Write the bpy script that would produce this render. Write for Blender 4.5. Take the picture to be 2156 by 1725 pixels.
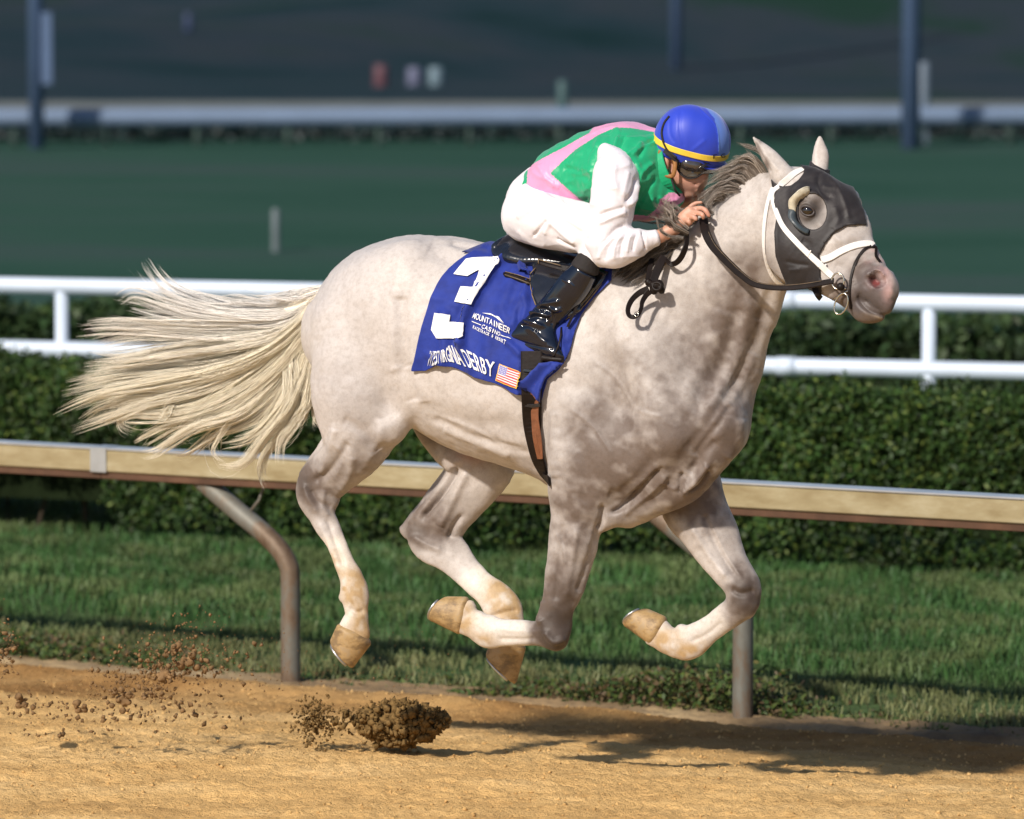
import bpy, math, random, time
import numpy as np
from mathutils import Vector
from mathutils.bvhtree import BVHTree
T0 = time.time()
random.seed(7); rng = np.random.default_rng(7)
for o in list(bpy.data.objects): bpy.data.objects.remove(o)
scene = bpy.context.scene
COL = scene.collection

# ------------------------------------------------------------------ camera
FPX = 10800.0                       # focal length in units of 1/2156 of the frame width
PITCH = math.atan(962.5 / FPX)      # the horizon lies above the frame
CAM = np.array([0.0, 0.0, 3.47])
R_ = np.array([1.0, 0, 0]); F_ = np.array([0, math.cos(PITCH), -math.sin(PITCH)]); U_ = np.array([0, math.sin(PITCH), math.cos(PITCH)])
cam = bpy.data.objects.new('camera', bpy.data.cameras.new('camera')); COL.objects.link(cam)
cam.location = CAM; cam.rotation_euler = (math.pi / 2 - PITCH, 0, 0)
cam.data.sensor_width = 36; cam.data.lens = 36 * FPX / 2156; cam.data.clip_end = 2000; cam.data.clip_start = 0.5
cam.data.dof.use_dof = True; cam.data.dof.focus_distance = 19.7; cam.data.dof.aperture_fstop = 2.8
scene.camera = cam

# ------------------------------------------------------------------ light
SUN_T = Vector((1.25, 1.85, -1.65)).normalized()      # direction the light travels
world = bpy.data.worlds.new('World'); scene.world = world; world.use_nodes = True
wn = world.node_tree.nodes; wl = world.node_tree.links
sky = wn.new('ShaderNodeTexSky'); sky.sky_type = 'NISHITA'; sky.sun_disc = False
sky.sun_elevation = math.asin(-SUN_T.z)
sky.sun_rotation = math.atan2(-SUN_T.x, -SUN_T.y)
sky.ozone_density = 3.0
wl.new(sky.outputs[0], wn['Background'].inputs[0]); wn['Background'].inputs[1].default_value = 0.062
sl = bpy.data.lights.new('sun', 'SUN'); sl.energy = 3.4; sl.angle = math.radians(2.8); sl.color = (1.0, 0.915, 0.81)
sun = bpy.data.objects.new('sun', sl); COL.objects.link(sun); sun.rotation_euler = SUN_T.to_track_quat('-Z', 'Y').to_euler()
sun.location = (0, 0, 30)
vs = scene.view_settings; vs.view_transform = 'Standard'; vs.look = 'None'; vs.gamma = 1; vs.use_curve_mapping = False; vs.exposure = 0.55

# ------------------------------------------------------------------ helpers
def W(u, v, d):
    return CAM + R_ * ((u - 1078) * d / FPX) + U_ * ((862.5 - v) * d / FPX) + F_ * d
def proj(P):
    q = np.asarray(P) - CAM; d = q @ F_
    return 1078 + (q @ R_) / d * FPX, 862.5 - (q @ U_) / d * FPX, d
def dm(u): return 20.0 - (u - 1100) * 0.000863        # depth of the horse's middle plane at image column u

def tag(o, label=None, cat=None, group=None, kind=None):
    if label: o['label'] = label
    if cat: o['category'] = cat
    if group: o['group'] = group
    if kind: o['kind'] = kind
    return o
def empty(name, loc):
    o = bpy.data.objects.new(name, None); COL.objects.link(o); o.location = loc; o.empty_display_size = 0.2
    return o
def link(name, me, mat=None, parent=None, smooth=True):
    o = bpy.data.objects.new(name, me); COL.objects.link(o)
    if mat is not None: me.materials.append(mat)
    if smooth and len(me.polygons): me.polygons.foreach_set('use_smooth', np.ones(len(me.polygons), bool))
    if parent is not None:
        o.parent = parent
        l = parent
        off = Vector((0, 0, 0))
        while l is not None: off += l.location; l = l.parent
        o.location = -off
    return o
def mesh(name, V, Fc, mat=None, parent=None, smooth=True):
    V = np.asarray(V, np.float32).reshape(-1, 3)
    me = bpy.data.meshes.new(name)
    if isinstance(Fc, np.ndarray):
        n, k = Fc.shape
        me.vertices.add(len(V)); me.vertices.foreach_set('co', V.ravel())
        me.loops.add(n * k); me.loops.foreach_set('vertex_index', Fc.astype(np.int32).ravel())
        me.polygons.add(n); me.polygons.foreach_set('loop_start', np.arange(0, n * k, k, dtype=np.int32))
        me.update(calc_edges=True)
    else:
        me.from_pydata([tuple(map(float, p)) for p in V], [], Fc); me.update()
    return link(name, me, mat, parent, smooth)
def set_col(o, C, name='pig'):
    C = np.asarray(C, np.float32)
    if C.shape[1] == 3: C = np.concatenate([C, np.ones((len(C), 1), np.float32)], 1)
    a = o.data.color_attributes.new(name, 'FLOAT_COLOR', 'POINT'); a.data.foreach_set('color', C.ravel())
class MB:
    def __init__(s): s.v = []; s.f = []
    def add(s, V, F):
        b = len(s.v); s.v += [tuple(map(float, p)) for p in V]; s.f += [tuple(int(i) + b for i in f) for f in F]
    def box(s, lo, hi, M=None):
        x0, y0, z0 = lo; x1, y1, z1 = hi
        V = np.array([(x0, y0, z0), (x1, y0, z0), (x1, y1, z0), (x0, y1, z0), (x0, y0, z1), (x1, y0, z1), (x1, y1, z1), (x0, y1, z1)], float)
        if M is not None: V = M(V)
        s.add(V, [(3, 2, 1, 0), (4, 5, 6, 7), (0, 1, 5, 4), (1, 2, 6, 5), (2, 3, 7, 6), (3, 0, 4, 7)])
    def tube(s, pts, r, n=10, cap=True, up=(0, 0, 1), flat=1.0):
        pts = np.asarray(pts, float); m = len(pts); r = np.broadcast_to(np.asarray(r, float), (m,))
        t = np.gradient(pts, axis=0); t /= np.linalg.norm(t, axis=1)[:, None] + 1e-12
        a = np.cross(t, np.asarray(up, float)); bad = np.linalg.norm(a, axis=1) < 1e-3
        a[bad] = np.cross(t[bad], (0.3, 1, 0.1)); a /= np.linalg.norm(a, axis=1)[:, None]
        b = np.cross(a, t)
        V = []; 
        for i in range(m):
            for k in range(n):
                q = 2 * math.pi * k / n
                V.append(pts[i] + r[i] * (math.cos(q) * a[i] + flat * math.sin(q) * b[i]))
        F = [(i * n + k, i * n + (k + 1) % n, (i + 1) * n + (k + 1) % n, (i + 1) * n + k) for i in range(m - 1) for k in range(n)]
        if cap: F += [tuple(range(n))[::-1], tuple((m - 1) * n + k for k in range(n))]
        s.add(V, F)
    def build(s, name, mat, parent=None, smooth=True): return mesh(name, s.v, s.f, mat, parent, smooth)
def cat(P, n=8):
    """Catmull-Rom resampling of rows"""
    P = np.asarray(P, float)
    if len(P) < 3: n = max(n, 2); return P[0] + (P[-1] - P[0]) * np.linspace(0, 1, n + 1)[:, None]
    Q = np.vstack([2 * P[0] - P[1], P, 2 * P[-1] - P[-2]]); out = []
    for i in range(1, len(Q) - 2):
        for t in np.arange(n) / n:
            a, b, c, d = Q[i - 1:i + 3]
            out.append(0.5 * (2 * b + (c - a) * t + (2 * a - 5 * b + 4 * c - d) * t * t + (3 * b - a - 3 * c + d) * t ** 3))
    out.append(P[-1]); return np.array(out)
def unit(v): v = np.asarray(v, float); return v / (np.linalg.norm(v) + 1e-12)

# vectorised value noise (deterministic)
def vnoise(P, scale, seed=0):
    P = np.asarray(P, np.float64) * scale + seed * 17.31
    i = np.floor(P).astype(np.int64); f = P - i; f = f * f * (3 - 2 * f)
    def h(a):
        n = (a[:, 0] * 73856093) ^ (a[:, 1] * 19349663) ^ (a[:, 2] * 83492791)
        n = (n ^ (n >> 13)) * 1274126177 & 0x7fffffff
        return (n % 100003) / 100003.0
    r = 0
    for dx in (0, 1):
        for dy in (0, 1):
            for dz in (0, 1):
                w = (f[:, 0] if dx else 1 - f[:, 0]) * (f[:, 1] if dy else 1 - f[:, 1]) * (f[:, 2] if dz else 1 - f[:, 2])
                r = r + w * h(i + np.array([dx, dy, dz]))
    return r
def fbm(P, scale, oct=4, seed=0):
    r = 0; a = 0.5; t = 0
    for k in range(oct): r = r + a * vnoise(P, scale * 2 ** k, seed + k); t += a; a *= 0.5
    return r / t

# ------------------------------------------------------------------ implicit bodies
class Field:
    def __init__(s, lo, hi, h):
        s.lo = np.array(lo, float); s.h = h
        s.n = np.ceil((np.array(hi) - s.lo) / h).astype(int) + 1
        s.F = np.full(s.n, 1.0, np.float32)
    def sub(s, lo, hi):
        a = np.clip(np.floor((lo - s.lo) / s.h).astype(int), 0, s.n - 1); b = np.clip(np.ceil((hi - s.lo) / s.h).astype(int) + 1, 1, s.n)
        return a, b
    def axes(s, a, b): return [(s.lo[k] + s.h * np.arange(a[k], b[k])).astype(np.float32) for k in range(3)]
    def merge(s, a, b, D, k, op):
        sl = tuple(slice(a[i], b[i]) for i in range(3)); A = s.F[sl]
        if op == 'u':
            if k <= 0: s.F[sl] = np.minimum(A, D); return
            h = np.clip(0.5 + 0.5 * (A - D) / k, 0, 1); s.F[sl] = A + (D - A) * h - k * h * (1 - h)
        else:                                      # carve
            D = -D; h = np.clip(0.5 - 0.5 * (A - D) / max(k, 1e-5), 0, 1); s.F[sl] = A + (D - A) * h + k * h * (1 - h)
    def chain(s, st, k=0.02, op='u', res=5, cap=1.0):
        """st rows: centre xyz, normal xyz, ra, rb"""
        st = cat(st, res) if len(st) > 1 else np.vstack([st, np.array(st) + 1e-4])
        c = st[:, :3]; m = k + 2.5 * s.h; R = np.maximum(st[:, 6], st[:, 7])
        lo = (c - R[:, None]).min(0) - m; hi = (c + R[:, None]).max(0) + m
        a, b = s.sub(lo, hi)
        if np.any(b <= a): return
        D = np.full(b - a, 1.0, np.float32)
        for i in range(len(c) - 1):
            c0, c1 = c[i], c[i + 1]; L = np.linalg.norm(c1 - c0)
            if L < 1e-7: continue
            ax = (c1 - c0) / L; n = st[i, 3:6] + st[i + 1, 3:6]; n = n - ax * (n @ ax); n = unit(n); bb = np.cross(ax, n)
            r = max(R[i], R[i + 1]) + m
            p, q = s.sub(np.minimum(c0, c1) - r, np.maximum(c0, c1) + r)
            p = np.maximum(p, a); q = np.minimum(q, b)
            if np.any(q <= p): continue
            X, Y, Z = s.axes(p, q)
            X = X[:, None, None] - np.float32(c0[0]); Y = Y[None, :, None] - np.float32(c0[1]); Z = Z[None, None, :] - np.float32(c0[2])
            z = X * np.float32(ax[0]) + Y * np.float32(ax[1]) + Z * np.float32(ax[2])
            x = X * np.float32(n[0]) + Y * np.float32(n[1]) + Z * np.float32(n[2])
            y = X * np.float32(bb[0]) + Y * np.float32(bb[1]) + Z * np.float32(bb[2])
            t = np.clip(z / np.float32(L), 0, 1); z = z - t * np.float32(L)
            ra = st[i, 6] + (st[i + 1, 6] - st[i, 6]) * t; rb = st[i, 7] + (st[i + 1, 7] - st[i, 7]) * t
            ra = ra.astype(np.float32); rb = rb.astype(np.float32); rc = np.minimum(ra, rb) * np.float32(cap)
            k0 = np.sqrt((x / ra) ** 2 + (y / rb) ** 2 + (z / rc) ** 2); k1 = np.sqrt((x / ra ** 2) ** 2 + (y / rb ** 2) ** 2 + (z / rc ** 2) ** 2) + 1e-6
            d = k0 * (k0 - 1) / k1
            d = np.where(k0 < 0.3, -np.minimum(ra, rb) * 0.7, d)
            sl = tuple(slice(p[j] - a[j], q[j] - a[j]) for j in range(3))
            D[sl] = np.minimum(D[sl], d)
        s.merge(a, b, D, k, op)
    def plane(s, pt, nrm, k=0.004):
        """cut away everything on the side nrm points to"""
        X, Y, Z = s.axes(np.zeros(3, int), s.n)
        D = (X[:, None, None] - pt[0]) * nrm[0] + (Y[None, :, None] - pt[1]) * nrm[1] + (Z[None, None, :] - pt[2]) * nrm[2]
        D = D.astype(np.float32); A = s.F; h = np.clip(0.5 - 0.5 * (A - D) / k, 0, 1); s.F = A + (D - A) * h + k * h * (1 - h)
    def nets(s, smooth=2):
        F = s.F; F[0] = F[-1] = 1; F[:, 0] = F[:, -1] = 1; F[:, :, 0] = F[:, :, -1] = 1
        S = (F < 0); nx, ny, nz = F.shape; cnt = np.zeros((nx - 1, ny - 1, nz - 1), np.uint8)
        for dx in (0, 1):
            for dy in (0, 1):
                for dz in (0, 1): cnt += S[dx:nx - 1 + dx, dy:ny - 1 + dy, dz:nz - 1 + dz]
        flat = np.flatnonzero((cnt > 0) & (cnt < 8)); cs = cnt.shape; I = np.stack(np.unravel_index(flat, cs), 1)
        off = np.array([(x, y, z) for x in (0, 1) for y in (0, 1) for z in (0, 1)])
        val = np.stack([F[I[:, 0] + o[0], I[:, 1] + o[1], I[:, 2] + o[2]] for o in off], 1)
        acc = np.zeros((len(I), 3)); w = np.zeros(len(I))
        for i in range(8):
            for ax in range(3):
                if off[i][ax] == 0:
                    o2 = off[i].copy(); o2[ax] = 1; j = int(o2[0] * 4 + o2[1] * 2 + o2[2])
                    a, b = val[:, i], val[:, j]; m = (a < 0) != (b < 0); t = np.where(m, a / np.where(m, a - b, 1), 0)
                    p = off[i] + (o2 - off[i]) * t[:, None]; acc += p * m[:, None]; w += m
        V = s.lo + (I + acc / np.maximum(w, 1)[:, None]) * s.h
        faces = []
        for ax in range(3):
            sl0 = [slice(None)] * 3; sl1 = [slice(None)] * 3; sl0[ax] = slice(0, -1); sl1[ax] = slice(1, None)
            A = S[tuple(sl0)]; B = S[tuple(sl1)]
            for d, M in ((0, A & ~B), (1, B & ~A)):
                e = np.argwhere(M)
                if not len(e): continue
                o1, o2 = [(1, 2), (2, 0), (0, 1)][ax]
                c = []
                for (p, q) in ((0, 0), (1, 0), (1, 1), (0, 1)):
                    f = e.copy(); f[:, o1] -= p; f[:, o2] -= q; c.append((f[:, 0] * cs[1] + f[:, 1]) * cs[2] + f[:, 2])
                c = np.stack(c, 1)
                if d: c = c[:, ::-1]
                faces.append(np.searchsorted(flat, c))
        Q = np.concatenate(faces)[:, ::1]
        V = relax(V, Q, smooth)
        return V, Q
def relax(V, Q, it):
    if it <= 0: return V
    E = np.concatenate([Q[:, [0, 1]], Q[:, [1, 2]], Q[:, [2, 3]], Q[:, [3, 0]]]); E = np.concatenate([E, E[:, ::-1]])
    n = len(V); deg = np.bincount(E[:, 0], minlength=n)
    for k in range(it):
        for lam in (0.5, -0.5 if False else -0.36):
            L = np.stack([np.bincount(E[:, 0], V[E[:, 1], j], n) for j in range(3)], 1) / np.maximum(deg, 1)[:, None] - V
            V = V + lam * L
    return V
def vnormals(V, Q):
    d1 = V[Q[:, 2]] - V[Q[:, 0]]; d2 = V[Q[:, 3]] - V[Q[:, 1]]; N = np.cross(d1, d2)
    out = np.zeros_like(V)
    for j in range(3): out[:, j] = sum(np.bincount(Q[:, c], N[:, j], len(V)) for c in range(4))
    return out / (np.linalg.norm(out, axis=1)[:, None] + 1e-12)
def st(rows, off=0.0, useL=None):
    """stations from outline pairs: u1,v1,u2,v2,L,rb ; L = distance from the horse's middle plane towards the camera"""
    out = []
    for u1, v1, u2, v2, L, rb in rows:
        u = (u1 + u2) / 2; d = dm(u) - 1.1 * L
        a, b = W(u1, v1, d), W(u2, v2, d)
        out.append(np.concatenate([(a + b) / 2, unit(a - b), [np.linalg.norm(a - b) / 2 + off, rb + off]]))
    return np.array(out)
def ball(u, v, L, r, rb=None, nrm=(0, 0, 1)):
    d = dm(u) - 1.1 * L
    return np.concatenate([W(u, v, d), nrm, [r, rb or r]])[None]
def inpoly(u, v, poly):
    P = np.asarray(poly, float); r = np.zeros(len(u), bool); j = len(P) - 1
    for i in range(len(P)):
        xi, yi, xj, yj = *P[i], *P[j]
        c = ((yi > v) != (yj > v)) & (u < (xj - xi) * (v - yi) / (yj - yi + 1e-12) + xi); r ^= c; j = i
    return r
def sdist(u, v, line):
    P = np.asarray(line, float); best = np.full(len(u), 1e9); tt = np.zeros(len(u))
    for i in range(len(P) - 1):
        a, b = P[i], P[i + 1]; ab = b - a; t = np.clip(((u - a[0]) * ab[0] + (v - a[1]) * ab[1]) / (ab @ ab + 1e-9), 0, 1)
        d = np.hypot(u - a[0] - t * ab[0], v - a[1] - t * ab[1]); m = d < best; best[m] = d[m]; tt[m] = ((i + t) / (len(P) - 1))[m]
    return best, tt
def sculpt(V, N, strokes):
    """ridges and furrows raised on the surface along lines; each stroke: points, amplitude (m), width (px)"""
    u, v, d = proj(V); face = np.clip(-(N @ F_) * 2.5, 0, 1); disp = np.zeros(len(V))
    for s_ in strokes:
        line, amp, w = s_[:3]; drange = s_[3] if len(s_) > 3 else None
        ds, t = sdist(u, v, cat(line, 5)); g = amp * np.exp(-(ds / w) ** 2) * np.minimum(1, 5 * np.sin(np.pi * np.clip(t, 0.02, 0.98)))
        if drange: g = g * ((d > drange[0]) & (d < drange[1]))
        disp += g
    return V + N * (disp * face)[:, None]

# ------------------------------------------------------------------ materials
def nt(name):
    m = bpy.data.materials.new(name); m.use_nodes = True; t = m.node_tree; return m, t.nodes, t.links, t.nodes['Principled BSDF']
def ramp(nodes, stops, interp='LINEAR'):
    r = nodes.new('ShaderNodeValToRGB'); r.color_ramp.interpolation = interp
    while len(r.color_ramp.elements) < len(stops): r.color_ramp.elements.new(0.5)
    for e, (p, c) in zip(r.color_ramp.elements, stops): e.position = p; e.color = (*c, 1) if len(c) == 3 else c
    return r
def tex(nodes, links, scale=5, detail=4, rough=0.5, coord='Object', mapping=None, kind='noise', dist=0.0):
    tc = nodes.new('ShaderNodeTexCoord'); n = nodes.new({'noise': 'ShaderNodeTexNoise', 'voronoi': 'ShaderNodeTexVoronoi', 'wave': 'ShaderNodeTexWave'}[kind])
    n.inputs['Scale'].default_value = scale
    if kind != 'voronoi':
        n.inputs['Detail'].default_value = detail; n.inputs['Distortion'].default_value = dist
    if kind == 'noise': n.inputs['Roughness'].default_value = rough
    src = tc.outputs[coord]
    if mapping:
        mp = nodes.new('ShaderNodeMapping'); mp.inputs['Scale'].default_value = mapping[0]; mp.inputs['Rotation'].default_value = mapping[1]; links.new(src, mp.inputs[0]); src = mp.outputs[0]
    links.new(src, n.inputs['Vector']); return n
def mixc(nodes, links, fac, a, b, mode='MIX'):
    m = nodes.new('ShaderNodeMix'); m.data_type = 'RGBA'; m.blend_type = mode
    for sock, x in ((m.inputs[0], fac), (m.inputs[6], a), (m.inputs[7], b)):
        if hasattr(x, 'links') or hasattr(x, 'is_linked'): links.new(x, sock)
        elif isinstance(x, (int, float)): sock.default_value = x
        else: sock.default_value = (*x, 1)
    return m.outputs[2]
def bump(nodes, links, bsdf, height, strength=0.3, dist=0.01):
    b = nodes.new('ShaderNodeBump'); b.inputs['Strength'].default_value = strength; b.inputs['Distance'].default_value = dist
    links.new(height, b.inputs['Height']); links.new(b.outputs[0], bsdf.inputs['Normal']); return b
def simple(name, col, rough=0.6, metal=0.0, noise=None, var=0.15, bmp=0.2, spec=0.5, coat=0.0, sheen=0.0, mapping=None, bdist=0.01):
    m, n, l, b = nt(name)
    b.inputs['Roughness'].default_value = rough; b.inputs['Metallic'].default_value = metal; b.inputs['Specular IOR Level'].default_value = spec
    b.inputs['Coat Weight'].default_value = coat; b.inputs['Coat Roughness'].default_value = 0.08; b.inputs['Sheen Weight'].default_value = sheen
    t = tex(n, l, noise or 30, 5, 0.6, mapping=mapping)
    lo = tuple(max(0, c * (1 - var)) for c in col); hi = tuple(min(1, c * (1 + var)) for c in col)
    r = ramp(n, [(0.3, lo), (0.7, hi)]); l.new(t.outputs[0], r.inputs[0]); l.new(r.outputs[0], b.inputs['Base Color'])
    if bmp: bump(n, l, b, t.outputs[0], bmp, bdist)
    return m
# ------------------------------------------------------------------ ground and backdrop
RA, RB = np.array([-2.49, 24.9]), np.array([2.23, 22.35])       # the inner rail runs through these two points
RD = (RB - RA) / np.linalg.norm(RB - RA); RN = np.array([RD[1], -RD[0]])
if RN[1] > 0: RN = -RN                                              # towards the camera
def lat(x, y): return (x - RA[0]) * RN[0] + (y - RA[1]) * RN[1]
def alo(x, y): return (x - RA[0]) * RD[0] + (y - RA[1]) * RD[1]
def frompq(p, q): return RA[0] + RD[0] * p + RN[0] * q, RA[1] + RD[1] * p + RN[1] * q
def sm(x): x = np.clip(x, 0, 1); return x * x * (3 - 2 * x)
def grid_mesh(name, X, Y, Z, mat, kind='structure'):
    ny, nx = X.shape; V = np.stack([X, Y, Z], -1).reshape(-1, 3); i = np.arange(ny * nx).reshape(ny, nx)
    Fq = np.stack([i[:-1, :-1], i[:-1, 1:], i[1:, 1:], i[1:, :-1]], -1).reshape(-1, 4)
    n_ = np.cross(V[Fq[0, 1]] - V[Fq[0, 0]], V[Fq[0, 3]] - V[Fq[0, 0]])
    if n_[2] < 0: Fq = Fq[:, ::-1]
    o = mesh(name, V, Fq, mat); return tag(o, kind=kind)

def track_z(x, y, fine=True):
    q = lat(x, y); z = .26 * sm(q / 3.4)
    P = np.stack([x, y, 0 * x], -1).reshape(-1, 3)
    z = z + .055 * np.exp(-((q - .38) / .16) ** 2) * (0.45 + .9 * vnoise(P, 1.3, 2).reshape(x.shape)) * (q > -.2)
    if fine:
        w = sm(q / .5) * .8 + .2
        z = z + w * ((fbm(P * np.array([.6, 1, 1]), 3.2, 3, 4).reshape(x.shape) - .5) * .06 + (fbm(P * np.array([.7, 1, 1]), 14, 3, 5).reshape(x.shape) - .5) * .034 + (vnoise(P, 42, 6).reshape(x.shape) - .5) * .016 + (vnoise(P, 90, 9).reshape(x.shape) - .5) * .010)
    return z - .012 * (q < 0)
m_dirt, n, l, b = nt('track_dirt')
t = tex(n, l, 2.2, 5, .6, mapping=((.5, 1, 1), (0, 0, .3))); t2 = tex(n, l, 60, 5, .7); t3 = tex(n, l, 13, 4, .7, mapping=((.6, 1.3, 1), (0, 0, .1)))
r = ramp(n, [(.25, (.56, .335, .13)), (.5, (.76, .48, .195)), (.75, (.88, .60, .28))]); l.new(t.outputs[0], r.inputs[0])
r2 = ramp(n, [(.28, (.42, .36, .30)), (.42, (1, 1, 1)), (.7, (1.05, 1.05, 1.02))]); l.new(t2.outputs[0], r2.inputs[0])
r3 = ramp(n, [(.30, (.62, .56, .50)), (.45, (1, 1, 1))]); l.new(t3.outputs[0], r3.inputs[0])
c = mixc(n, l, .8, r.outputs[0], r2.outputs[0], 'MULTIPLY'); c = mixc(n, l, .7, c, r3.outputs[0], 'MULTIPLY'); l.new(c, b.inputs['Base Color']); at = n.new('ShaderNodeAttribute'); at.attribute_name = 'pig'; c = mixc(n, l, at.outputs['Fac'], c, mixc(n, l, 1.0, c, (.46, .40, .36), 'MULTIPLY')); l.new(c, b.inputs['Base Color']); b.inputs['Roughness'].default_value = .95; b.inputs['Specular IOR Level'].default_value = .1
bump(n, l, b, t2.outputs[0], .9, .02)
p_ = np.arange(-1.2, 7.2, .0165); q_ = np.concatenate([np.arange(-.35, 5.2, .0165)])
Pp, Qq = np.meshgrid(p_, q_); X, Y = frompq(Pp, Qq); Z = track_z(X, Y)
o = grid_mesh('dirt_track', X, Y, Z, m_dirt); P3 = np.stack([X, Y, 0 * X], -1).reshape(-1, 3); falloff = sm((2.1 + 1.6 * (fbm(P3 * np.array([.5, 1, 1]), 1.1, 4, 30) - .5) - Qq.ravel()) / 1.7) * (.45 + .9 * fbm(P3 * np.array([.45, 1.2, 1]), 3.5, 4, 31)); set_col(o, np.clip(np.stack([falloff] * 3, 1), 0, 1))  # light falloff towards the rail, painted in as patchy darker brown
# the track goes on around the detailed stretch
p_ = np.concatenate([np.linspace(-60, -1.2, 60), np.linspace(7.2, 60, 60)]); 
Pp, Qq = np.meshgrid(np.linspace(-80, 90, 120), np.linspace(-.3, 30, 80)); X, Y = frompq(Pp, Qq); Z = track_z(X, Y, False) - .05
grid_mesh('outer_track', X, Y, Z, m_dirt)

m_soil = simple('infield_soil', (.060, .095, .034), .95, 0, 7, .45, .3, spec=.1)
p_ = np.linspace(-60, 70, 160); q_ = -np.concatenate([[.12], np.linspace(.3, 42, 60)])
Pp, Qq = np.meshgrid(p_, q_); X, Y = frompq(Pp, Qq); grid_mesh('infield_ground', X, Y, 0 * X + .004 * np.sin(X * 2), m_soil)

def turf_z(y): return .45 * sm((y - 40) / 40)
def hill_z(x, y): return .45 + 24 * sm((y - 104) / 520) + 1.1 * (np.sin(x * .05 + y * .03) + np.sin(x * .11 - y * .06)) * sm((y - 110) / 60)
m_turf, n, l, b = nt('far_turf')
t = tex(n, l, .16, 4, .6, mapping=((.5, 1, 1), (0, 0, .2))); t2 = tex(n, l, 14, 4, .7)
r = ramp(n, [(.3, (.020, .066, .044)), (.5, (.032, .080, .058)), (.7, (.050, .076, .074))]); l.new(t.outputs[0], r.inputs[0])
c = mixc(n, l, .35, r.outputs[0], t2.outputs[0], 'MULTIPLY'); l.new(c, b.inputs['Base Color']); b.inputs['Roughness'].default_value = .95; b.inputs['Specular IOR Level'].default_value = .05
X, Y = np.meshgrid(np.linspace(-60, 60, 100), np.linspace(38, 83.5, 60)); grid_mesh('turf_course', X, Y, turf_z(Y) + .006, m_turf)
m_ftrack = simple('far_dirt', (.15, .165, .16), .95, 0, 1.5, .2, .1, spec=.05)
X, Y = np.meshgrid(np.linspace(-90, 90, 80), np.linspace(83.2, 106, 20)); grid_mesh('far_track', X, Y, 0 * X + .452, m_ftrack)
m_hill, n, l, b = nt('hillside_scrub')
t = tex(n, l, .07, 5, .6, mapping=((.8, .55, 1), (0, 0, .5))); t2 = tex(n, l, 3, 5, .7)
r = ramp(n, [(.36, (.009, .028, .030)), (.46, (.019, .038, .048)), (.55, (.032, .044, .056)), (.64, (.016, .042, .030))]); l.new(t.outputs[0], r.inputs[0])
c = mixc(n, l, .3, r.outputs[0], t2.outputs[0], 'MULTIPLY'); l.new(c, b.inputs['Base Color']); b.inputs['Roughness'].default_value = 1; b.inputs['Specular IOR Level'].default_value = .02
X, Y = np.meshgrid(np.linspace(-420, 420, 160), np.concatenate([np.linspace(104.5, 200, 80), np.linspace(205, 900, 80)])); grid_mesh('hillside', X, Y, hill_z(X, Y) + .004, m_hill)

# ---- inner rail: aluminium box rail on gooseneck posts
m_alu, n, l, b = nt('weathered_rail')
t = tex(n, l, 3.5, 5, .65, mapping=((1, 1, 3), (0, 0, 0))); r = ramp(n, [(.3, (.26, .20, .10)), (.55, (.38, .32, .19)), (.75, (.48, .43, .29))]); l.new(t.outputs[0], r.inputs[0]); l.new(r.outputs[0], b.inputs['Base Color'])
b.inputs['Roughness'].default_value = .42; b.inputs['Metallic'].default_value = .25; bump(n, l, b, t.outputs[0], .05, .01)
m_alut = simple('rail_top_metal', (.55, .57, .60), .3, .55, 5, .12, .03)
m_lip = simple('rusty_rail_lip', (.10, .05, .028), .8, .2, 6, .3, .1)
m_sleeve = simple('rail_sleeve', (.46, .49, .52), .35, .6, 12, .1, .03)
m_post, n, l, b = nt('rusted_steel_post')
t = tex(n, l, 5, 6, .7, mapping=((1, 1, .5), (0, 0, 0))); r = ramp(n, [(.30, (.10, .06, .035)), (.44, (.17, .12, .08)), (.54, (.17, .165, .14)), (.75, (.23, .225, .20))]); l.new(t.outputs[0], r.inputs[0]); l.new(r.outputs[0], b.inputs['Base Color'])
b.inputs['Roughness'].default_value = .6; b.inputs['Metallic'].default_value = .3; bump(n, l, b, t.outputs[0], .15, .01)
def rail_box(P0, P1, z1, hgt, w, name, mat, parent, bevel=.006):
    mb = MB(); L = np.linalg.norm(P1 - P0)
    def M(V): return np.array([[*(P0 + RD * v_[0] + RN * v_[1]), v_[2]] for v_ in V])
    prof = [(-w / 2 + bevel, z1), (w / 2 - bevel, z1), (w / 2, z1 - bevel), (w / 2, z1 - hgt + bevel), (w / 2 - bevel, z1 - hgt), (-w / 2 + bevel, z1 - hgt), (-w / 2, z1 - hgt + bevel), (-w / 2, z1 - bevel)]
    V = M([(0, a, z) for a, z in prof] + [(L, a, z) for a, z in prof]); k = len(prof)
    mb.add(V, [(i, (i + 1) % k, (i + 1) % k + k, i + k) for i in range(k)] + [tuple(range(k))[::-1], tuple(range(k, 2 * k))])
    return mb.build(name, mat, parent, smooth=False)
rail = empty('inner_rail', (float(RA[0]), float(RA[1]), 0)); tag(rail, 'weathered metal box rail on bent gooseneck posts beside the dirt track', 'rail')
joint = 0.60
for a, c_ in ((-9, -3.3), (-3.29, joint), (joint + .004, 9.2), (9.21, 16)):
    rail_box(RA + RD * a, RA + RD * c_, 1.085, .105, .11, 'rail_section', m_alu, rail)
    rail_box(RA + RD * a, RA + RD * c_, .979, .034, .085, 'rail_lip', m_lip, rail, .003)
    rail_box(RA + RD * a, RA + RD * c_, 1.097, .010, .118, 'rail_cap', m_alut, rail, .002)
rail_box(RA + RD * (joint - .045), RA + RD * (joint + .045), 1.1, .124, .126, 'joint_sleeve', m_sleeve, rail, .004)
def at_u(uu):
    P = np.linspace(-8, 14, 4001); XY = RA + RD * P[:, None]; a, _, _ = proj(np.stack([XY[:, 0], XY[:, 1], 0 * P], -1)); return P[np.argmin(abs(a - uu))]
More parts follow.
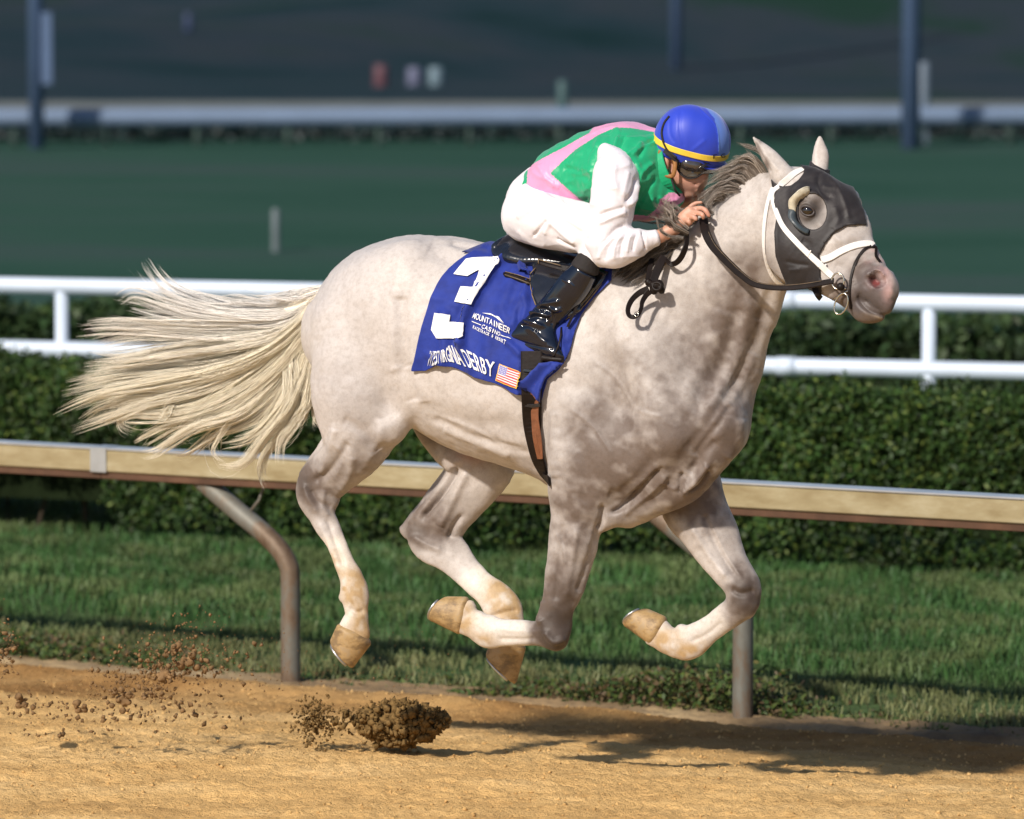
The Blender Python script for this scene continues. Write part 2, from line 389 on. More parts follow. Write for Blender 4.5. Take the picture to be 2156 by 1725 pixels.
pp = [at_u(608), at_u(1560)]; sp = pp[1] - pp[0]
for p0 in (pp[0] - sp, pp[0], pp[1], pp[1] + sp):
    # arm leans along and out from the post's foot up to the rail
    foot = RA + RD * p0 + RN * -.02
    f3 = lambda q, al, z: np.array([*(foot + RD * al + RN * q), z])
    pts = cat([f3(0, 0, -.05), f3(0, 0, .3), f3(0, 0, .52), f3(0, -.012, .58), f3(0, -.055, .645), f3(.0, -.15, .725), f3(0, -.30, .825), f3(.0, -.50, .965)], 6)
    mb = MB(); mb.tube(pts, .047, 18, True, up=(*RN, 0)); po = mb.build('post', m_post, rail)
    mb = MB(); mb.tube([f3(.0, -.24, .80), f3(0, -.17, .88), f3(0, -.14, .965)], .008, 6, up=(*RN, 0)); mb.build('brace', m_post, po)

# ---- leaves
def leaf_cloud(name, P, Nn, size, mat, parent=None, seed=1, cols=None):
    r = np.random.default_rng(seed); k = len(P); a = r.normal(size=(k, 3)) + Nn * .8; a /= np.linalg.norm(a, axis=1)[:, None]
    t = np.cross(a, r.normal(size=(k, 3))); t /= np.linalg.norm(t, axis=1)[:, None]; b_ = np.cross(a, t); s = size * r.uniform(.6, 1.3, (k, 1))
    V = np.stack([P - t * s, P + b_ * s * .5 + a * s * .15, P + t * s, P - b_ * s * .5 + a * s * .15], 1).reshape(-1, 3)
    o = mesh(name, V, np.arange(k * 4).reshape(-1, 4), mat, parent, smooth=False)
    if cols is not None: set_col(o, np.repeat(cols, 4, axis=0))
    return o
def leaf_mat(name, rough=.55, trans=.0):
    m, n, l, b = nt(name); at = n.new('ShaderNodeAttribute'); at.attribute_name = 'pig'; l.new(at.outputs[0], b.inputs['Base Color']); b.inputs['Roughness'].default_value = rough
    b.inputs['Specular IOR Level'].default_value = .25; return m
m_leaf = leaf_mat('leaf')
def pick(cols, k, seed): r = np.random.default_rng(seed); c_ = np.array(cols)[r.integers(0, len(cols), k)]; return c_ * r.uniform(.75, 1.25, (k, 1))
m_dark = simple('hedge_inside', (.012, .018, .008), 1, 0, 8, .3, .2, spec=0); m_stem = simple('hedge_stem', (.07, .05, .03), .9, 0, 30)
def hedge(A, B, hgt, dep, count, size, label, seed, cols, raise_=.10):
    A = np.array(A, float); B = np.array(B, float); L = np.linalg.norm(B - A); D = (B - A) / L; Nb = np.array([-D[1], D[0]]); Nb = Nb if Nb[1] > 0 else -Nb
    r = np.random.default_rng(seed); h_ = empty('hedge', (float(A[0]), float(A[1]), 0)); tag(h_, label, 'hedge', None)
    f = r.uniform(0, 1, count); s = r.uniform(0, L, count); face = r.choice(3, count, p=[.62, .30, .08])
    zz = np.where(face == 1, hgt - .015 * (s < L * .36), raise_ + (hgt - raise_) * f ** .8); dd = np.where(face == 0, 0, np.where(face == 1, f * dep, dep)); 
    al = s; P3 = np.stack([A[0] + D[0] * al + Nb[0] * dd, A[1] + D[1] * al + Nb[1] * dd, zz], 1)
    nse = .6 * fbm(P3, 2.0, 3, seed) + .4 * fbm(P3, 7.0, 3, seed + 7); nn = np.where((face == 0)[:, None], np.array([-Nb[0], -Nb[1], .25]), np.where((face == 1)[:, None], np.array([0, 0, 1.]), np.array([Nb[0], Nb[1], .2])))
    P3 = P3 + nn * ((nse - .5) * .52 - .05)[:, None] - nn * (r.uniform(0, 1, count) ** 2 * .10)[:, None]
    P3 += r.normal(0, .015, P3.shape); keep = (P3[:, 2] > raise_ * .5) & ~((vnoise(P3, 2.0, seed + 3) < .30) & (P3[:, 2] < .40)); P3 = P3[keep]; nn = nn[keep]
    c_ = pick(cols, len(P3), seed) * (.25 + 1.5 * fbm(P3, 2.6, 3, seed + 9))[:, None]; leaf_cloud('leaves', P3, nn, size, m_leaf, h_, seed, c_)['kind'] = 'stuff'
    mb = MB(); w = .17
    mb.box((w, w, raise_ + .12), (L - w, dep - w, hgt - .16), lambda V: np.array([[A[0] + D[0] * a + Nb[0] * b_, A[1] + D[1] * a + Nb[1] * b_, z] for a, b_, z in V]))
    mb.build('inner_twigs', m_dark, h_, False)
    mb = MB()
    for k in range(int(L / .22)):
        a = k * .22 + r.uniform(0, .15); q = dep * r.uniform(.3, .7); p0 = A + D * a + Nb * q
        mb.tube([(p0[0], p0[1], -.02), (p0[0] + r.normal(0, .03), p0[1], .2), (p0[0] + r.normal(0, .08), p0[1] + r.normal(0, .05), .45)], [.018, .014, .01], 6)
    mb.build('stems', m_stem, h_)['kind'] = 'stuff'
    return h_
def gp(u, s): return ((u - 1078) / s, 10800 / s * math.cos(PITCH))
GRN = [(.026, .060, .012), (.020, .044, .010), (.034, .070, .014), (.015, .034, .010), (.030, .050, .013), (.075, .105, .020), (.034, .066, .014), (.022, .050, .011)]
a, b2 = np.array(gp(0, 354)), np.array(gp(2156, 383)); dd = b2 - a
hedge(a - dd * .6, b2 + dd * .5, 1.045, .85, 190000, .019, 'clipped green hedge just beyond the metal rail and its strip of grass', 21, GRN)
a, b2 = np.array(gp(0, 287)), np.array(gp(2156, 300)); dd = b2 - a
hedge(a - dd * .5, b2 + dd * .5, .93, 1.0, 26000, .045, 'dark low hedge behind the white two-bar rail', 22, [(.022, .048, .016), (.018, .035, .014), (.03, .055, .018), (.035, .06, .02)])

# ---- white two-bar rail
m_white = simple('white_rail_paint', (.56, .64, .76), .45, 0, 3, .06, .04); 
def bar_rail(name, label, A, B, zs, r_, post_u, pw, mat, d0s, ext=.9, pmat=None):
    A = np.array(A); B = np.array(B); e = (B - A) * ext; o = empty(name, (float(A[0]), float(A[1]), d0s)); tag(o, label, 'rail')
    for z in zs:
        mb = MB(); mb.tube([(*(A - e), z), (*A, z), (*((A + B) / 2), z), (*B, z), (*(B + e), z)], r_, 14); mb.build('rail_bar', mat, o)
    for t_ in (post_u[::2] if pmat is None else ()):
        for z in zs:
            p = A + (B - A) * (t_ + .07); q = A + (B - A) * (t_ + .088); mb = MB(); mb.tube([(*p, z), (*((p + q) / 2), z), (*q, z)], r_ * 1.12, 14); mb.build('coupling', pmat or mat, o)
    for t_ in post_u:
        p = A + (B - A) * t_; mb = MB(); mb.tube([(p[0], p[1], d0s - .05), (p[0], p[1], d0s + .3), (p[0], p[1], zs[0] - r_ * .6)], pw, 12); mb.build('post', pmat or mat, o)
    return o
A2, B2 = gp(0, 306.6), gp(2156, 325)
bar_rail('white_rail', 'white painted two-bar rail standing behind the clipped hedge', A2, B2, (1.2, .765), .057, [t_ for t_ in np.arange(-7, 12) * .2117 + .0645], .046, m_white, 0.0, 1.2)
m_frail = simple('dull_white_rail_paint', (.13, .185, .28), .6, 0, 1, .08, .0)
A3, B3 = gp(0, 134.5), gp(2156, 133)
bar_rail('far_rail', 'dull white rail on short posts across the far turf', A3, B3, (.90,), .15, [t_ * .088 - .6 for t_ in range(30)], .05, m_frail, .43, 1.5, simple('far_post_paint', (.05, .085, .075), .8, 0, 1, .2, 0))
m_fh = [(.012, .026, .028), (.018, .036, .036)]
a, b2 = np.array(gp(0, 131)), np.array(gp(2156, 129.5)); dd = b2 - a
r = np.random.default_rng(5); k = 9000; tt = r.uniform(-.5, 1.5, k); P3 = np.stack([a[0] + dd[0] * tt, a[1] + dd[1] * tt + r.uniform(0, .7, k), .44 + r.uniform(0, .36, k)], 1)
tag(leaf_cloud('shade_strip', P3, np.tile([0, -1, .3], (k, 1)), .09, m_leaf, None, 3, pick(m_fh, k, 4)), kind='stuff')  # dark leaf cards stand in for the shadow band under the far rail

# ---- poles and small far things
m_pole = simple('blue_grey_pole', (.07, .115, .21), .6, 0, 1, .1, .0)
def pole(u, s, z0, hgt, r_, label, box=None):
    x, y = gp(u, s); o = empty('lighting_pole', (x, y, z0)); tag(o, label, 'pole')
    mb = MB(); mb.tube([(x, y, z0 - .1), (x, y, z0 + hgt * .5), (x, y, z0 + hgt)], [r_, r_ * .95, r_ * .85], 14); mb.build('shaft', m_pole, o)
    if box:
        mb = MB(); mb.box((x + r_ * .8, y - .15, box[0]), (x + r_ * .8 + box[2], y + .15, box[1])); mb.build('equipment_box', m_pole, o, False)
pole(82, 136, .44, 11, .115, 'tall blue-grey pole with a box on its side, leftmost in the far infield', (1.45, 2.55, .16))
pole(1913, 136, .44, 11, .15, 'tall thick blue-grey pole standing in front of the far rail, right of the horse')
def hill_s(vt):
    for y in np.arange(105, 500, .5):
        d = None; uu, vv, d = proj(np.array([0, y, float(hill_z(0., y))]))
        if vv < vt: return y
    return 300
y2 = hill_s(112); s2 = 10800 / y2; x2 = (1421 - 1078) / s2
pole(1421, s2, float(hill_z(x2, y2)), 14, .17, 'slimmer blue-grey pole rising from the dark hillside above the jockey')
def stub(name, u, s, z0, hgt, r_, col, label, cat_, tap=1.0):
    x, y = gp(u, s); mb = MB(); mb.tube([(x, y, z0 - .03), (x, y, z0 + .02), (x, y, z0 + hgt * .5), (x, y, z0 + hgt * .97), (x, y, z0 + hgt)], [r_, r_, r_ * (1 + tap) / 2, r_ * tap, r_ * tap * .8], 14)
    o = mb.build(name, simple(name + '_paint', col, .6, 0, 8, .1, 0)); tag(o, label, cat_)
stub('marker_post', 582, 190, .05, .60, .045, (.11, .14, .15), 'short grey marker post on the turf above the cream tail', 'post')
stub('distance_post', 1184, 129, .45, .95, .09, (.035, .08, .085), 'faint teal post at the far rail left of the jockey', 'post')
stub('sign_post', 1939, 133, .45, 1.30, .10, (.13, .17, .22), 'pale stubby post right beside the thick blue pole', 'post')
def hp(u, vt):
    y = hill_s(vt); s = 10800 / y; return u, s, float(hill_z((u - 1078) / s, y))
for nm, u_, v_, hh, rr, cc, lb in (('drum', 803, 182, .50, .17, (.085, .032, .045), 'small red drum at the foot of the dark hillside'), ('drum', 873, 180, .42, .17, (.10, .11, .18), 'lavender-grey drum between the red and the pale cyan drums'),
      ('drum', 918, 180, .42, .17, (.12, .18, .22), 'pale cyan drum, rightmost of the three on the hillside'), ('stump', 401, 132, .5, .13, (.02, .035, .09), 'dark stump alone on the hillside, upper left')):
    u2, s3, z3 = hp(u_, v_); stub(nm, u2, s3, z3, hh, rr, cc, lb, nm, .92)

# ---- grass strip
r = np.random.default_rng(31); k = 190000
pa = r.uniform(-6.5, 9.5, k); qa = -.10 - 6.4 * r.uniform(0, 1, k) ** 1.0
X, Y = frompq(pa, qa); P3 = np.stack([X, Y, 0 * X], 1); nz = fbm(P3, .9, 3, 8); nz2 = fbm(P3, 3.5, 2, 9)
near_ = np.exp((qa + .1) / .5)
keep = r.uniform(0, 1, k) < np.clip(.35 + (nz2 - .35) * 2.5, .05, 1) * np.where(qa > -.35, .5, 1); P3 = P3[keep]; nz = nz[keep]; nz2 = nz2[keep]; qa = qa[keep]; k = len(P3)
h = (.045 + .06 * nz + .03 * r.uniform(0, 1, k)) * np.where(qa > -1.6, .75, 1.15); az = r.uniform(0, 6.28, k); w = r.uniform(.003, .006, k); ln = r.uniform(.2, .9, k) * h; la = r.uniform(0, 6.28, k)
dx = np.stack([np.cos(az), np.sin(az), 0 * az], 1) * w[:, None]; le = np.stack([np.cos(la) * ln, np.sin(la) * ln, h], 1)
V = np.stack([P3 - dx, P3 + dx, P3 + dx * .7 + le * np.array([.35, .35, .6]), P3 - dx * .7 + le * np.array([.35, .35, .6]), P3 + le], 1).reshape(-1, 3)
b0 = np.arange(k) * 5; F4 = [np.stack([b0, b0 + 1, b0 + 2, b0 + 3], 1)]
F3 = np.stack([b0 + 3, b0 + 2, b0 + 4, b0 + 4], 1)
yel = np.clip((nz2 - .45) * 3, 0, .6)[:, None]; nearq = np.clip((qa + 1.7) * 1.2, 0, 1)[:, None]
gc = np.array([.040, .098, .028]) * (1 - yel) + np.array([.12, .14, .055]) * yel; gc = gc * (1 - nearq * .6) + np.array([.19, .17, .08]) * nearq * .6; gc = gc * r.uniform(.7, 1.3, (k, 1)) * (.6 + .8 * nz[:, None])
me_f = np.concatenate([F4[0]]); o = mesh('grass', V, me_f, m_leaf, None, False); set_col(o, np.repeat(gc, 5, axis=0)); tag(o, kind='stuff')
o = None
# weeds along the edge of the dirt
k = 34000; pa = r.uniform(-2, 8.2, k); clump = vnoise(np.stack([pa * 1.1, 0 * pa, 0 * pa], 1), 1.0, 3); qa = -.06 - np.abs(r.normal(0, .26, k))
hh = r.uniform(0, 1, k) * (.02 + .15 * np.clip((clump - .35) * 2.2, 0, 1)); ok = (clump > .36) | (r.uniform(0, 1, k) < .15); X, Y = frompq(pa, qa); P3 = np.stack([X, Y, hh], 1)[ok]; kk = len(P3)
tag(leaf_cloud('edge_weeds', P3, np.tile([0, -.4, .8], (kk, 1)), .017, m_leaf, None, 8, pick([(.05, .085, .022), (.035, .06, .018), (.10, .09, .03), (.07, .10, .02), (.09, .06, .03)], kk, 5)), kind='stuff')
# dark humus edge
m_humus, n, l, b = nt('humus'); t = tex(n, l, .55, 3, .6); t2 = tex(n, l, 22, 5, .7); r_h = ramp(n, [(.34, (.14, .09, .05)), (.45, (.50, .33, .16)), (.54, (.30, .20, .10)), (.66, (.56, .40, .21))]); l.new(t.outputs[0], r_h.inputs[0]); c = mixc(n, l, .8, r_h.outputs[0], t2.outputs[0], 'MULTIPLY'); l.new(c, b.inputs['Base Color']); b.inputs['Roughness'].default_value = 1; bump(n, l, b, t2.outputs[0], .5, .02)
Pp, Qq = np.meshgrid(np.arange(-4, 9, .022), np.linspace(.16, -.42, 34)); X, Y = frompq(Pp, Qq); P3 = np.stack([X, Y, 0 * X], -1).reshape(-1, 3)
wob = (fbm(P3, 1.4, 3, 14).reshape(X.shape) - .5); pr = np.clip((.16 + .25 * wob - Qq) / .12, 0, 1) * np.clip((Qq + .42 - .30 * (wob + .2)) / .14, 0, 1)
Z = np.where(Qq > -.02, track_z(X, Y), .0) - .02 + pr * (.026 + .035 * fbm(P3, 5, 3, 15).reshape(X.shape)) + pr * (vnoise(P3, 34, 16).reshape(X.shape) - .5) * .016
grid_mesh('soil_edge', X, Y, Z, m_humus)
print('ground', round(time.time() - T0, 1))
# ------------------------------------------------------------------ horse
def solid(ops, h, pad=0.03, smooth=2, planes=()):
    allst = np.vstack([o[0] for o in ops if o[2] == 'u']); R = np.maximum(allst[:, 6], allst[:, 7])[:, None]
    f = Field((allst[:, :3] - R).min(0) - pad, (allst[:, :3] + R).max(0) + pad, h)
    for o in ops: f.chain(o[0], o[1], o[2], *(o[3:]))
    for p in planes: f.plane(*p)
    return f.nets(smooth)

G = []   # horse body operations
def g(rows, k=0.03, op='u', res=5, cap=1.0): G.append((st(rows), k, op, res, cap))
def gb(u, v, L, r, rb=None, k=0.03, op='u'): G.append((ball(u, v, L, r, rb), k, op, 1, 1.0))
# trunk: top edge, bottom edge, distance from middle plane, half width
g([(722, 602, 712, 790, 0, .17), (768, 545, 765, 850, 0, .225), (830, 506, 832, 862, 0, .26), (894, 494, 880, 872, 0, .275), (950, 500, 935, 905, 0, .28),
   (996, 508, 980, 940, 0, .285), (1060, 530, 1040, 970, 0, .29), (1130, 545, 1120, 995, 0, .29), (1200, 548, 1190, 1020, 0, .275), (1270, 548, 1270, 1060, 0, .25),
   (1330, 590, 1350, 1075, 0, .225), (1385, 680, 1430, 1045, 0, .20), (1430, 760, 1490, 1005, 0, .175)], 0.03, cap=0.9)
g([(1440, 790, 1520, 985, 0, .14), (1490, 800, 1546, 955, 0, .125)], 0.07, cap=0.8)                       # breast
# neck
g([(1270, 590, 1530, 930, 0, .19), (1320, 560, 1562, 850, 0, .165), (1375, 525, 1583, 775, 0, .14), (1425, 490, 1611, 712, 0, .125), (1475, 462, 1629, 653, 0, .11),
   (1530, 425, 1641, 605, .01, .10), (1585, 388, 1655, 560, .02, .09), (1628, 362, 1672, 500, .03, .08)], 0.05)
g([(1268, 545, 1310, 640, 0, .05), (1340, 530, 1380, 600, 0, .045), (1430, 470, 1462, 530, 0, .04), (1530, 405, 1555, 450, .01, .035), (1600, 365, 1625, 410, .02, .035)], 0.04)   # crest
# withers / spine far side
g([(905, 496, 905, 560, -.10, .07), (960, 498, 960, 560, -.12, .06), (1030, 512, 1030, 570, -.12, .05)], 0.03)
# croup and near haunch
for s in (1, -1):
    g([(700, 640, 720, 800, .10 * s, .10), (745, 560, 850, 800, .12 * s, .14), (830, 520, 930, 800, .12 * s, .14)], 0.08)
g([(662, 690, 850, 660, .13, .13), (656, 745, 872, 770, .145, .135), (657, 800, 862, 848, .15, .13), (665, 858, 850, 888, .15, .115), (680, 915, 822, 948, .145, .095),
   (672, 952, 780, 990, .14, .07), (650, 975, 742, 1022, .135, .052), (630, 1002, 716, 1042, .13, .046), (630, 1040, 712, 1066, .13, .044), (648, 1078, 704, 1086, .13, .038),
   (664, 1112, 715, 1108, .13, .031), (687, 1148, 730, 1142, .13, .026), (703, 1190, 747, 1181, .13, .027), (714, 1222, 765, 1214, .13, .033), (717, 1248, 777, 1244, .13, .036),
   (724, 1272, 776, 1272, .13, .031), (728, 1295, 776, 1298, .13, .031), (716, 1316, 779, 1322, .13, .036), (712, 1328, 779, 1340, .13, .036)], 0.035)
g([(634, 992, 662, 1022, .12, .022), (660, 955, 690, 985, .13, .02), (690, 905, 715, 930, .14, .02)], 0.02)      # heel tendon, point of hock
g([(860, 770, 890, 850, .19, .03), (838, 845, 868, 862, .165, .03), (820, 900, 842, 912, .145, .02)], 0.07)      # flank fold and stifle
gb(818, 900, .155, .055, k=.07); gb(722, 1258, .13, .012, k=.03)
# far hind leg
g([(835, 800, 1000, 800, -.17, .09), (862, 850, 1050, 880, -.19, .08), (905, 905, 1075, 945, -.195, .08), (946, 950, 1086, 990, -.19, .075), (940, 996, 1056, 1028, -.175, .068),
   (914, 1036, 1016, 1073, -.16, .058), (884, 1072, 988, 1106, -.15, .05), (856, 1106, 974, 1130, -.15, .045), (868, 1148, 976, 1140, -.15, .042), (905, 1181, 985, 1150, -.15, .036),
   (944, 1212, 1003, 1178, -.15, .029), (982, 1246, 1032, 1210, -.15, .027), (1004, 1268, 1068, 1236, -.15, .032), (1020, 1296, 1094, 1264, -.15, .037), (1030, 1318, 1100, 1296, -.15, .034),
   (1040, 1342, 1102, 1336, -.15, .034), (1034, 1364, 1106, 1366, -.15, .04)], 0.03)
g([(848, 1104, 872, 1140, -.15, .022), (880, 1062, 905, 1090, -.15, .02), (935, 990, 955, 1010, -.15, .02)], 0.02)
# near fore leg
g([(1165, 860, 1400, 900, .14, .10), (1156, 940, 1345, 1010, .15, .10), (1160, 1014, 1290, 1080, .145, .09), (1161, 1072, 1268, 1098, .14, .078), (1154, 1153, 1257, 1150, .14, .068),
   (1146, 1222, 1234, 1222, .14, .055), (1138, 1284, 1208, 1286, .14, .048), (1130, 1315, 1205, 1320, .14, .048), (1142, 1345, 1195, 1338, .14, .046)], 0.03)
g([(1190, 1318, 1160, 1368, .14, .042), (1150, 1308, 1140, 1362, .14, .043), (1120, 1307, 1122, 1359, .14, .036), (1085, 1305, 1088, 1359, .14, .028), (1052, 1303, 1055, 1361, .14, .029),
   (1026, 1294, 1028, 1365, .14, .034), (1003, 1289, 999, 1346, .14, .033), (990, 1276, 976, 1338, .14, .031), (980, 1258, 962, 1333, .14, .036)], 0.02)
gb(1010, 1298, .14, .018, k=.02)
# far fore leg
g([(1330, 930, 1500, 900, -.12, .10), (1375, 1010, 1512, 980, -.13, .09), (1393, 1080, 1527, 1050, -.13, .08), (1428, 1122, 1548, 1100, -.13, .07), (1461, 1166, 1566, 1150, -.13, .058),
   (1500, 1206, 1584, 1196, -.13, .05), (1525, 1234, 1603, 1236, -.13, .05), (1531, 1262, 1600, 1272, -.13, .047)], 0.03)
g([(1560, 1258, 1582, 1302, -.13, .04), (1530, 1264, 1556, 1315, -.13, .036), (1495, 1291, 1522, 1338, -.13, .029), (1466, 1308, 1495, 1360, -.13, .029), (1440, 1319, 1462, 1388, -.13, .034),
   (1424, 1326, 1426, 1386, -.13, .034), (1408, 1318, 1394, 1372, -.13, .031), (1400, 1304, 1366, 1358, -.13, .035)], 0.02)
gb(1434, 1325, -.13, .018, k=.02)
# shoulder and breast muscle
g([(1240, 600, 1310, 610, .13, .06), (1290, 700, 1400, 720, .17, .07), (1340, 820, 1450, 850, .18, .07), (1370, 900, 1460, 940, .17, .07)], 0.07)
g([(1350, 860, 1450, 960, .16, .08), (1290, 900, 1390, 1020, .17, .075), (1220, 920, 1300, 1040, .16, .07)], 0.06)
g([(1440, 930, 1530, 980, .07, .08), (1390, 990, 1470, 1046, .06, .08), (1300, 1050, 1350, 1100, .05, .07)], 0.05)
gb(1520, 905, -.10, .085, k=.07); gb(1495, 900, .07, .10, k=.07)
g([(1290, 1060, 1300, 1106, .10, .05), (1255, 1075, 1285, 1112, .12, .04)], .04)
# head
HD = [(1680, 352, 1622, 440, .02, .07), (1712, 346, 1632, 500, .03, .088), (1744, 364, 1642, 556, .04, .10), (1772, 390, 1660, 598, .05, .098), (1797, 424, 1690, 610, .055, .085),
      (1815, 474, 1722, 620, .06, .068), (1838, 514, 1752, 634, .07, .06), (1860, 546, 1778, 640, .08, .056)]
g(HD, 0.03)
g([(1850, 548, 1800, 600, .08, .05), (1872, 568, 1812, 618, .085, .055), (1888, 588, 1822, 632, .085, .052), (1886, 612, 1834, 646, .085, .047), (1880, 634, 1850, 656, .085, .038), (1872, 648, 1858, 664, .085, .026)], 0.015, cap=.6)  # muzzle, upper lip
g([(1780, 604, 1768, 640, .07, .045), (1808, 616, 1794, 660, .08, .043), (1832, 634, 1808, 677, .085, .042), (1850, 648, 1826, 677, .085, .038), (1862, 656, 1846, 673, .085, .028)], 0.010, cap=.7)   # chin and lower lip
gb(1672, 530, .075, .095, .07, k=.05)                                     # cheek
g([(1690, 398, 1685, 420, .115, .022), (1715, 405, 1710, 428, .115, .022)], 0.04)     # brow
gb(1790, 418, -.035, .035, k=.04); gb(1700, 443, .095, .05, k=.03)
gb(1846, 583, .125, .026, k=.02); gb(1872, 583, .04, .022, k=.02)
# near ear, far ear
g([(1624, 380, 1672, 362, .075, .035), (1612, 350, 1652, 342, .08, .028), (1601, 328, 1634, 325, .085, .022), (1592, 308, 1612, 308, .088, .015), (1586, 294, 1594, 296, .09, .007), (1584, 287, 1588, 288, .09, .003)], 0.018)
g([(1704, 362, 1742, 372, -.05, .03), (1709, 342, 1744, 350, -.055, .024), (1711, 322, 1745, 328, -.058, .018), (1715, 304, 1738, 308, -.06, .013), (1721, 290, 1731, 292, -.06, .007), (1725, 285, 1727, 286, -.06, .003)], 0.015)
# carved: ear bowls, nostril, eye socket, mouth
g([(1719, 345, 1737, 348, -.02, .012), (1717, 320, 1735, 324, -.03, .012), (1722, 302, 1731, 304, -.04, .008)], 0.01, 'c')
g([(1616, 356, 1626, 352, .125, .014), (1606, 334, 1614, 330, .125, .014), (1598, 316, 1604, 314, .118, .010), (1591, 302, 1594, 302, .105, .006)], 0.008, 'c')
g([(1818, 578, 1838, 590, .155, .045), (1826, 580, 1848, 604, .155, .055), (1842, 584, 1860, 606, .15, .05)], 0.005, 'c')
g([(1808, 622, 1811, 617, .135, .012), (1818, 640, 1822, 636, .13, .012), (1832, 655, 1835, 650, .125, .012), (1848, 664, 1850, 659, .12, .012), (1862, 667, 1863, 662, .10, .012)], 0.006, 'c')

